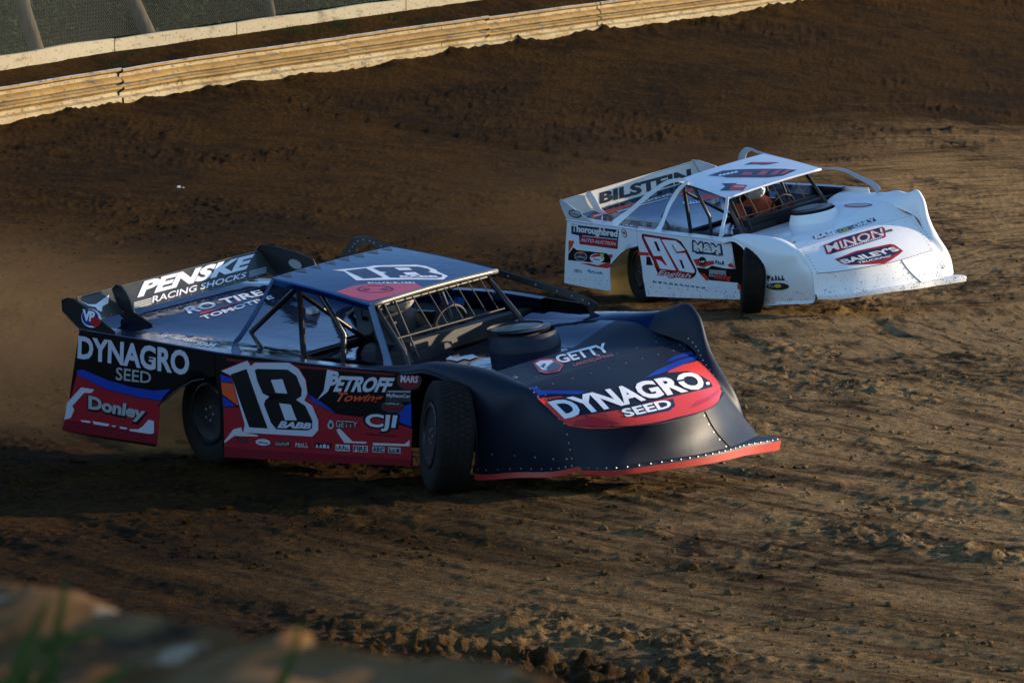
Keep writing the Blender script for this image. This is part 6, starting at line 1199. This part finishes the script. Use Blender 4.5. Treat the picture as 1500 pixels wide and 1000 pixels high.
# packed, drier dirt on the racing line; dark moist dirt outside it and up the bank
dry = ramp(t, math_(t, 'ADD', rad, math_(t, 'MULTIPLY', math_(t, 'SUBTRACT', n_big, .5), -14.)), 46.2, 40.5)
dry = math_(t, 'MULTIPLY', dry, ramp(t, math_(t, 'SUBTRACT', sep.outputs[0], math_(t, 'MULTIPLY', math_(t, 'SUBTRACT', sep.outputs[1], 27.), .115)), -1.9, 1.3))
dry = math_(t, 'MULTIPLY', dry, ramp(t, math_(t, 'ADD', math_(t, 'MULTIPLY', n_str, .65), math_(t, 'MULTIPLY', n_thin, .35)), .27, .52))
moist = mixc(t, ramp(t, n_med, .32, .70), (.0135, .0058, .0006), (.042, .0192, .0024))
moist = mixc(t, math_(t, 'MULTIPLY', ramp(t, n_fine, .50, .70), .85), moist, (.088, .044, .0085))
c = mixc(t, dry, moist, mixc(t, ramp(t, n_fine, .3, .7), (.145, .082, .030), (.36, .232, .108)))
c = mixc(t, math_(t, 'MULTIPLY', ramp(t, n_str, .50, .36), math_(t, 'ADD', .12, math_(t, 'MULTIPLY', ramp(t, rad, 48, 40), .42))), c, (.012, .0062, .002))
n_pat = noise(t, objco(t, sc=(1, .55, 1)), .42, 4, .6, .5); n_cl = noise(t, objco(t, sc=(1, .7, 1)), 4.2, 4, .6)
c = mixc(t, math_(t, 'MULTIPLY', ramp(t, n_pat, .46, .60), math_(t, 'ADD', .22, math_(t, 'MULTIPLY', ramp(t, n_cl, .40, .58), .68))), c, (.0105, .0052, .0016))
c = mixc(t, math_(t, 'MULTIPLY', ramp(t, n_gr, .6, .75), .3), c, (.14, .085, .033))
t.links.new(c, b.inputs['Base Color']); b.inputs['Roughness'].default_value = .92; b.inputs['Specular IOR Level'].default_value = .03
bp = N(t, 'ShaderNodeBump'); bp.inputs['Strength'].default_value = .9; bp.inputs['Distance'].default_value = .045
t.links.new(math_(t, 'ADD', n_fine, math_(t, 'MULTIPLY', n_gr, .5)), bp.inputs['Height']); t.links.new(bp.outputs[0], b.inputs['Normal'])
me.materials.append(m); M_DIRT = m
gr = bpy.data.objects.new('dirt_track', me); scene.collection.objects.link(gr); tag(gr, 'brown dirt race track banked up to the guardrail', 'ground', kind='structure')

def gz(x, y): return float(ground_z(np.array([float(x)]), np.array([float(y)]))[0])

# loose clods thrown over the surface
rnd = random.Random(3); mb = MB()
ico = bmesh.new(); bmesh.ops.create_icosphere(ico, subdivisions=1, radius=1); iv = [v.co.copy() for v in ico.verts]; ifc = [[v.index for v in f.verts] for f in ico.faces]; ico.free()
pts = []
for k in range(9000):
    y = 19 * (58 / 19.) ** (rnd.random() ** 1.15); x = rnd.uniform(-.135, .135) * (y + 1); pts.append((x, y))
px = np.array([p[0] for p in pts]); py = np.array([p[1] for p in pts]); pz = ground_z(px, py); pd = fbm(px * .6 + 50, py * .25, 3)
for (x, y), z, d in zip(pts, pz, pd):
    if d < .40: continue
    s = .005 + .018 * rnd.random() ** 4 + (.03 * rnd.random() if rnd.random() < .03 else 0)
    ax = (s * rnd.uniform(.8, 1.6), s * rnd.uniform(.8, 1.4), s * rnd.uniform(.5, .9)); q = Matrix.Rotation(rnd.uniform(0, 6.28), 3, 'Z')
    vs = [q @ Vector((v.x * ax[0] * rnd.uniform(.75, 1.2), v.y * ax[1] * rnd.uniform(.75, 1.2), v.z * ax[2] * rnd.uniform(.75, 1.2))) + Vector((x, y, z + s * .25)) for v in iv]
    mb.add(vs, ifc, 0, False)
cl = mb.build('clods', [M_DIRT]); tag(cl, 'loose dirt clods scattered over the track', 'dirt clods', kind='stuff')
mb = MB()
for s in ((-.01, 0, 0), (.0, 0, 0)): pass
mb.box((-4.72, 62.4, gz(-4.72, 62.4) + .025), (.05, .03, .025), 0, Matrix.Rotation(.4, 3, 'Z') @ Matrix.Rotation(.3, 3, 'X')); mb.box((-4.66, 62.4, gz(-4.66, 62.4) + .02), (.02, .03, .01), 0, Matrix.Rotation(1.1, 3, 'Z'))
tag(mb.build('litter', [plain('white_scrap', (.7, .7, .7), .6)]), 'small white scrap lying on the bank below the guardrail', 'litter')

# ------------------------------------------------------------------ guardrail, kerb and chain-link fence along the outside
def along(s, off=0.):
    """point on the rail line at arc length s, shifted sideways (positive away from the track), with base height"""
    s = min(max(s, 0), _cum[-1] - 1e-3); P = np.array([np.interp(s, _cum, RAIL[:, k]) for k in range(3)])
    a = np.array([np.interp(s + .8, _cum, RAIL[:, k]) - np.interp(s - .8, _cum, RAIL[:, k]) for k in range(2)]); a /= np.linalg.norm(a)
    return np.array((P[0] - a[1] * off, P[1] + a[0] * off, P[2]))
S0 = _cum[4]  # where the rail enters the picture
def weathered(name, basec, dirtc, barec, amt, chip=.585, sq=3.5):
    m = bpy.data.materials.new(name); t, b = nt(m); co = objco(t)
    n1 = noise(t, objco(t, sc=(1, 1, 2.5)), 1.3, 6, .65); n2 = noise(t, objco(t, sc=(1, 1, sq)), 4.5, 7, .72); n3 = noise(t, co, 22, 4, .6)
    c = mixc(t, math_(t, 'MULTIPLY', ramp(t, n1, .42, .72), amt), basec, dirtc)
    n0 = noise(t, objco(t, rot=(0, 0, R(-58)), sc=(.35, 2., 6)), 1.6, 5, .65)
    c = mixc(t, math_(t, 'MULTIPLY', ramp(t, n0, .55, .68), .75), c, tuple(v * .38 for v in dirtc))
    c = mixc(t, math_(t, 'GREATER_THAN', n2, chip), c, barec); c = mixc(t, math_(t, 'MULTIPLY', math_(t, 'GREATER_THAN', n3, .63), .85), c, (.05, .04, .03))
    t.links.new(c, b.inputs['Base Color']); b.inputs['Roughness'].default_value = .7; b.inputs['Specular IOR Level'].default_value = .15
    bp = N(t, 'ShaderNodeBump'); bp.inputs['Strength'].default_value = .4; bp.inputs['Distance'].default_value = .02; t.links.new(n2, bp.inputs['Height']); t.links.new(bp.outputs[0], b.inputs['Normal'])
    return m
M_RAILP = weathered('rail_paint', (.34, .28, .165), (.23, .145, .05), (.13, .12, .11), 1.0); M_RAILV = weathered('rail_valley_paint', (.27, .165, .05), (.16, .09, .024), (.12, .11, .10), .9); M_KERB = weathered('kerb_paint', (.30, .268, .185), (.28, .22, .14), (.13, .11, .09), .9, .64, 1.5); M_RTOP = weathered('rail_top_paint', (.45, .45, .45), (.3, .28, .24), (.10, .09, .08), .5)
prof = [(.10, .605), (.015, .61), (0, .60), (.0, .565), (.075, .53), (.08, .47), (.03, .44), (-.005, .40), (-.01, .365), (.03, .345), (.085, .325), (.03, .30), (-.01, .28), (-.012, .245), (.03, .22), (.08, .185), (.08, .125), (.0, .09), (-.005, .0), (.02, -.06)]
SS = np.arange(S0 - 14, S0 + 62, .5); rr_ = random.Random(5); joints = [S0 + k for k in (-9.5, -5, 4.0, 11.2, 15.9, 20.1, 27.8, 35, 43, 51)]
mb = MB(); edges_ = [SS[0]] + joints + [SS[-1]]
for a, b_ in zip(edges_[:-1], edges_[1:]):
    st = np.linspace(a + .006, b_ + .02, max(3, int((b_ - a) / .35))); off = rr_.uniform(-.02, .02); dz = rr_.uniform(-.018, .018); P = []
    for k, s in enumerate(st):
        wob = .012 * math.sin(s * 1.7) + .008 * math.sin(s * 4.1); p0 = along(s)
        nx = along(s, 1.) - p0; P.append([p0 + nx * (o + off + wob * (1 - abs(z - .3))) + np.array((0, 0, z * .93 + dz + .002 * math.sin(s * 2.3 + z * 7))) for o, z in prof])
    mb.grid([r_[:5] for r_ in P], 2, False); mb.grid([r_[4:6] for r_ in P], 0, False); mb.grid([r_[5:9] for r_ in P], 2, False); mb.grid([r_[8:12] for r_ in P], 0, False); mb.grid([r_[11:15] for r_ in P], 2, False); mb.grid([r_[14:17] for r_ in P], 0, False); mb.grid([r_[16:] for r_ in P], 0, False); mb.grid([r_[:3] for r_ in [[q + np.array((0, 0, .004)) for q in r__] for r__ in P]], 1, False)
rail_ob = mb.build('guardrail', [M_RAILP, M_RTOP, M_RAILV], None, 45); tag(rail_ob, 'long cream painted ribbed steel guardrail at the top of the dirt bank', 'guardrail')
for s in np.arange(S0 - 12, S0 + 60, 2.4):
    p = along(s, .16); mb = MB(); mb.box((p[0], p[1], p[2] + .1), (.10, .10, .9), 0); mb.build('post', [plain('rail_post', (.2, .15, .1), .8)], rail_ob)
mb = MB(); joints2 = [S0 + k for k in (-11, -6.2, 6.1, 9.6, 15.0, 18.8, 26, 33, 41)]
ke = [S0 - 14] + joints2 + [S0 + 48]
for a, b_ in zip(ke[:-1], ke[1:]):
    st = np.linspace(a + .012, b_ - .012, max(3, int((b_ - a) / .5))); dz = rr_.uniform(-.02, .02); P = []
    for s in st:
        p = along(s, 1.30); q = along(s, 1.42); zb = p[2] + .71 + dz + .13 * min(max((s - S0) / 20, 0), 1.6); h = .20 + .012 * math.sin(s * 2.1)
        P.append([(p[0], p[1], zb - .1), (p[0], p[1], zb + h - .015), (p[0] * .9 + q[0] * .1, p[1] * .9 + q[1] * .1, zb + h), (q[0], q[1], zb + h), (q[0], q[1], zb - .1)])
    mb.grid(P, 0, False, smooth=False)
tag(mb.build('kerb', [M_KERB]), 'low cream concrete kerb along the foot of the chain-link fence', 'kerb')
# mesh of the fence: real wires, woven as zig-zags
mb = MB(); pit = .054; h0 = .92; nrow = 30; s = S0 - 13; r_w = .0024; k = 0
while s < S0 + 34:
    p0 = along(s, 1.37); nx = along(s, 2.37) - p0; nx[2] = 0; al = np.array((nx[1], -nx[0], 0)); path = []
    for j in range(nrow + 1): path.append(p0 + np.array((0, 0, .13 * min(max((s - S0) / 20, 0), 1.6))) + al * (pit * (.5 if j % 2 else 0) * (1 if True else -1)) + nx * (.004 * (1 if j % 2 else -1)) + np.array((0, 0, h0 + j * pit * .62)))
    mb.tube(path, r_w, 0, 3, False)
    path2 = [q - al * (pit * (1. if j % 2 else 0)) + nx * .003 for j, q in enumerate(path)]
    mb.tube(path2, r_w, 0, 3, False)
    s += pit
fence = mb.build('chain_link_fence', [plain('galvanised_wire', (.14, .145, .125), .6, .0, spec=.1)]); tag(fence, 'grey chain-link fence above the cream kerb at the outside of the track', 'fence')
mb = MB()
for z in (h0 + nrow * pit * .62,): mb.tube([along(s, 1.37) + np.array((0, 0, z)) for s in np.arange(S0 - 13, S0 + 34.5, 1)], .02, 0, 8)
mb.build('top_rail', [plain('galvanised_tube', (.3, .3, .3), .4, .6)], fence)

# leaning wooden poles behind the fence
def wood(name, c1, c2):
    m = bpy.data.materials.new(name); t, b = nt(m)
    t.links.new(mixc(t, ramp(t, noise(t, objco(t, sc=(6, 6, .8)), 3, 5, .65), .3, .7), c1, c2), b.inputs['Base Color']); b.inputs['Roughness'].default_value = .9; b.inputs['Specular IOR Level'].default_value = .1
    bp = N(t, 'ShaderNodeBump'); bp.inputs['Strength'].default_value = .6; t.links.new(noise(t, objco(t, sc=(10, 10, 1)), 4, 4), bp.inputs['Height']); t.links.new(bp.outputs[0], b.inputs['Normal']); return m
M_WOOD = wood('grey_wood', (.06, .05, .04), (.16, .13, .09))
for (xb, yb, zb, xt, zt, r0, lab) in ((-7.75, 73.2, 2.3, -8.75, 6.6, .125, 'thick grey wooden pole leaning left behind the fence, leftmost of three'), (-6.05, 76.6, 2.5, -7.7, 6.8, .13, 'thick grey wooden pole leaning behind the fence, middle one of three'), (-4.25, 80.2, 2.9, -4.8, 7.2, .07, 'thin brown wooden pole behind the fence, rightmost of three')):
    mb = MB(); n = 7; mb.tube([(lerp(xb, xt, k / n) + .02 * math.sin(k * 2), yb + .03 * math.cos(k), lerp(zb, zt, k / n)) for k in range(n + 1)], [r0 * (1.05 - .2 * k / n) for k in range(n + 1)], 0, 12)
    tag(mb.build('wooden_pole', [M_WOOD]), lab, 'pole', 'wooden poles behind the fence')

# hillside closing the view behind the fence, shade put into its dark colour
mb = MB(); st = np.arange(S0 - 16, S0 + 70, 1.5)
mb.grid([[tuple(along(s, o) + np.array((0, 0, h + .25 * math.sin(s * .7 + o) * (o > 3)))) for s in st] for o, h in ((1.62, .30), (2.4, .40), (4.2, .9), (6.5, 2.2), (9, 4.2), (13, 7.2), (20, 11), (32, 13))], 0)
m = bpy.data.materials.new('painted_shade_hillside'); t, b = nt(m); t.links.new(mixc(t, ramp(t, noise(t, objco(t), .9, 5, .65), .35, .68), (.006, .007, .006), (.012, .017, .007)), b.inputs['Base Color']); b.inputs['Roughness'].default_value = .95; b.inputs['Specular IOR Level'].default_value = .0
tag(mb.build('hill', [m]), 'dark overgrown hillside behind the fence', 'hill', kind='structure')

# undergrowth behind the fence, leaf colour darkened as shade, and grass on the strip between kerb and rail
def leafmat(name, a, b_):
    m = bpy.data.materials.new(name); t, b = nt(m); o = N(t, 'ShaderNodeObjectInfo')
    t.links.new(mixc(t, ramp(t, noise(t, objco(t), 1.1, 4, .6), .3, .7), a, b_), b.inputs['Base Color']); b.inputs['Roughness'].default_value = .7; b.inputs['Specular IOR Level'].default_value = .08; return m
M_LEAF = leafmat('shade_toned_leaves', (.004, .014, .003), (.020, .058, .009)); M_GRASS = leafmat('grass_blades', (.03, .065, .012), (.09, .11, .03))
def leaf(mb, p, s, rnd):
    q = Matrix.Rotation(rnd.uniform(0, 6.28), 3, 'Z') @ Matrix.Rotation(rnd.uniform(-1.2, 1.2), 3, 'X') @ Matrix.Rotation(rnd.uniform(-.8, .8), 3, 'Y')
    v = [q @ Vector(c) * s + Vector(p) for c in ((-.28, 0, 0), (0, -.5, .04), (.28, 0, 0), (0, .5, -.05))]; mb.add(v, [(0, 1, 2, 3)], 0, False)
rnd = random.Random(11); mb = MB()
for k in range(130):
    s = S0 - 13 + k * .37; o_ = 2.7 + rnd.random() ** 1.5 * 4.5; p = along(s, o_); R0 = rnd.uniform(.45, .95); zc = p[2] + .55 + (o_ - 1.9) * .35 + rnd.uniform(-.1, .6)
    for j in range(330):
        a, bb, r_ = rnd.uniform(0, 6.28), rnd.uniform(-1, 1), R0 * (rnd.random() ** .4); c_ = math.sqrt(1 - bb * bb)
        leaf(mb, (p[0] + r_ * c_ * math.cos(a), p[1] + r_ * c_ * math.sin(a), zc + r_ * bb * .9), rnd.uniform(.07, .17), rnd)
tag(mb.build('undergrowth', [M_LEAF]), 'undergrowth behind the chain-link fence, shade put into its dark green', 'undergrowth', kind='stuff')
mb = MB()
for k in range(70):
    s = S0 - 3 + rnd.random() * 34; o = rnd.uniform(.2, 1.2); p = along(s, o)
    if rnd.random() < .35 or s > S0 + 18:
        z = gz(p[0], p[1])
        for j in range(26):
            a = rnd.uniform(0, 6.28); l = rnd.uniform(.05, .16); x, y = p[0] + rnd.gauss(0, .13), p[1] + rnd.gauss(0, .13); w = .008
            mb.add([(x - w, y, z - .02), (x + w, y, z - .02), (x + .5 * l * math.cos(a), y + .5 * l * math.sin(a), z + l)], [(0, 1, 2)], 0, False)
tag(mb.build('grass', [M_GRASS]), 'green grass tufts on the dirt strip behind the guardrail', 'grass', kind='stuff')

# ------------------------------------------------------------------ low concrete wall right in front of the photographer
mb = MB(); A = Vector((-1.75, 5.47, 0)); B = Vector((.95, 1.67, 0)); dv = (B - A).normalized(); nv = Vector((dv.y, -dv.x, 0))
if nv.dot(-(A + B) / 2) < 0: nv = -nv
P = []; L_ = (B - A).length; n = 300
for k in range(n + 1):
    s = L_ * k / n; p = A + dv * s; f = lambda w, q: float(fbm(np.array([s * w + q]), np.array([q * 1.7]), 4)[0]) - .5
    zt = 2.605 + .05 * f(2.3, 3) + .022 * f(14, 9); ch = .012 + .05 * max(0, f(5, 21)); row = [p + Vector((0, 0, 0)) + nv * (-.0), p + Vector((0, 0, zt - ch)), p + nv * ch + Vector((0, 0, zt))]
    for j in range(1, 9): w = .22 * j / 9; row.append(p + nv * w + Vector((0, 0, zt - .004 * j + .035 * (float(fbm(np.array([s * 9.]), np.array([j * .9]), 3)[0]) - .5))))
    row += [p + nv * .235 + Vector((0, 0, zt - .06 - .12 * max(0, f(3.2, 5)))), p + nv * (.25 - .10 * max(0, f(2.6, 40))) + Vector((0, 0, zt - .16)), p + nv * .26 + Vector((0, 0, zt - .30)), p + nv * .26 + Vector((0, 0, zt - .6)), p + nv * .28]
    P.append(row)
mb.grid(P, 0, False)
m = bpy.data.materials.new('dirty_concrete'); t, b = nt(m); co = objco(t)
c = mixc(t, ramp(t, noise(t, co, 5, 5, .6), .35, .65), (.085, .038, .011), (.19, .105, .042)); c = mixc(t, ramp(t, noise(t, objco(t, sc=(1, 1, 1.6)), 13, 3, .55), .60, .68), c, (.30, .22, .14)); c = mixc(t, ramp(t, noise(t, co, 8.5, 3, .55), .56, .70), c, (.022, .015, .010))
t.links.new(c, b.inputs['Base Color']); b.inputs['Roughness'].default_value = .9
b.inputs['Specular IOR Level'].default_value = .05; tag(mb.build('concrete_wall', [m]), 'rough dirt-covered concrete wall top, out of focus, at the lower left', 'wall')
mb = MB(); rnd = random.Random(4)
def blade(p0, p1, p2, w):
    P0, P1, P2 = Vector(p0), Vector(p1), Vector(p2); L1 = []; R1 = []
    for k in range(9):
        u = k / 8; q = P0 * (1 - u) ** 2 + P1 * 2 * u * (1 - u) + P2 * u * u; ww = w * (1 - u) ** .7 + .0006; L1.append(q + Vector((-ww, 0, ww * .4))); R1.append(q + Vector((ww, 0, -ww * .4)))
    mb.grid([L1, R1], 0)
blade((-.322, 3.0, 2.60), (-.318, 3.0, 2.64), (-.308, 3.0, 2.68), .004); blade((-.325, 2.95, 2.632), (-.29, 2.95, 2.648), (-.252, 2.95, 2.642), .007)
blade((-.35, 2.9, 2.58), (-.335, 2.9, 2.63), (-.31, 2.9, 2.675), .007); blade((-.30, 2.9, 2.58), (-.275, 2.9, 2.63), (-.25, 2.9, 2.625), .007)
for k in range(18):
    x = rnd.uniform(-.36, -.29) if k < 15 else rnd.uniform(-.28, -.12); z = 2.58 + rnd.uniform(-.05, .02); blade((x, 2.95, z), (x + rnd.uniform(-.02, .02), 2.95, z + .03), (x + rnd.uniform(-.05, .05), 2.95, z + rnd.uniform(.02, .06)), .0035)
tag(mb.build('grass', [plain('near_grass', (.04, .065, .015), .7, spec=.1)]), 'out of focus green grass blades in front of the concrete wall', 'grass', kind='stuff')

# ------------------------------------------------------------------ dust thrown up behind the cars
def dust(loc, rad, dens, label, rot, col=(.62, .40, .20)):
    bm = bmesh.new(); bmesh.ops.create_icosphere(bm, subdivisions=3, radius=1); me = bpy.data.meshes.new('dust'); bm.to_mesh(me); bm.free()
    o = bpy.data.objects.new('dust', me); scene.collection.objects.link(o); o.location = loc; o.scale = rad; o.rotation_euler = (0, 0, rot)
    m = bpy.data.materials.new('dust'); m.use_nodes = True; t = m.node_tree; t.nodes.remove(t.nodes['Principled BSDF'])
    v = N(t, 'ShaderNodeVolumePrincipled'); v.inputs['Color'].default_value = (*col, 1); v.inputs['Anisotropy'].default_value = .3
    co = objco(t); l = N(t, 'ShaderNodeVectorMath', operation='LENGTH'); t.links.new(co, l.inputs[0])
    d = math_(t, 'MULTIPLY', ramp(t, l.outputs['Value'], 1.0, .25), ramp(t, noise(t, objco(t, sc=(1.6, 1.6, .8)), 1.3, 3, .55), .36, .70))
    t.links.new(math_(t, 'MULTIPLY', d, dens), v.inputs['Density']); t.links.new(v.outputs[0], t.nodes['Material Output'].inputs['Volume'])
    me.materials.append(m); tag(o, label, 'dust', kind='stuff')
dust((-4.9, 34.6, .6), (3.4, 4.0, 1.15), .16, 'thin brown dust hanging behind the black car', R(-30))
dust((1.0, 56.5, .8), (3.8, 5, 1.3), .02, 'thin brown dust hanging behind the white car', R(-30))
def bodypt(M, p): return tuple(M @ Vector(p))
dust(bodypt(MW_W, (-3.35, -.55, .22)), (.75, .45, .42), 5.5, 'dense ochre dirt spray behind the rear wheel of the white car', R(-58), (.80, .50, .16))
dust(bodypt(MW_N, (-3.45, -.50, .22)), (.80, .50, .42), 3.0, 'brown dirt spray behind the rear wheel of the black car', R(-44), (.62, .36, .13))
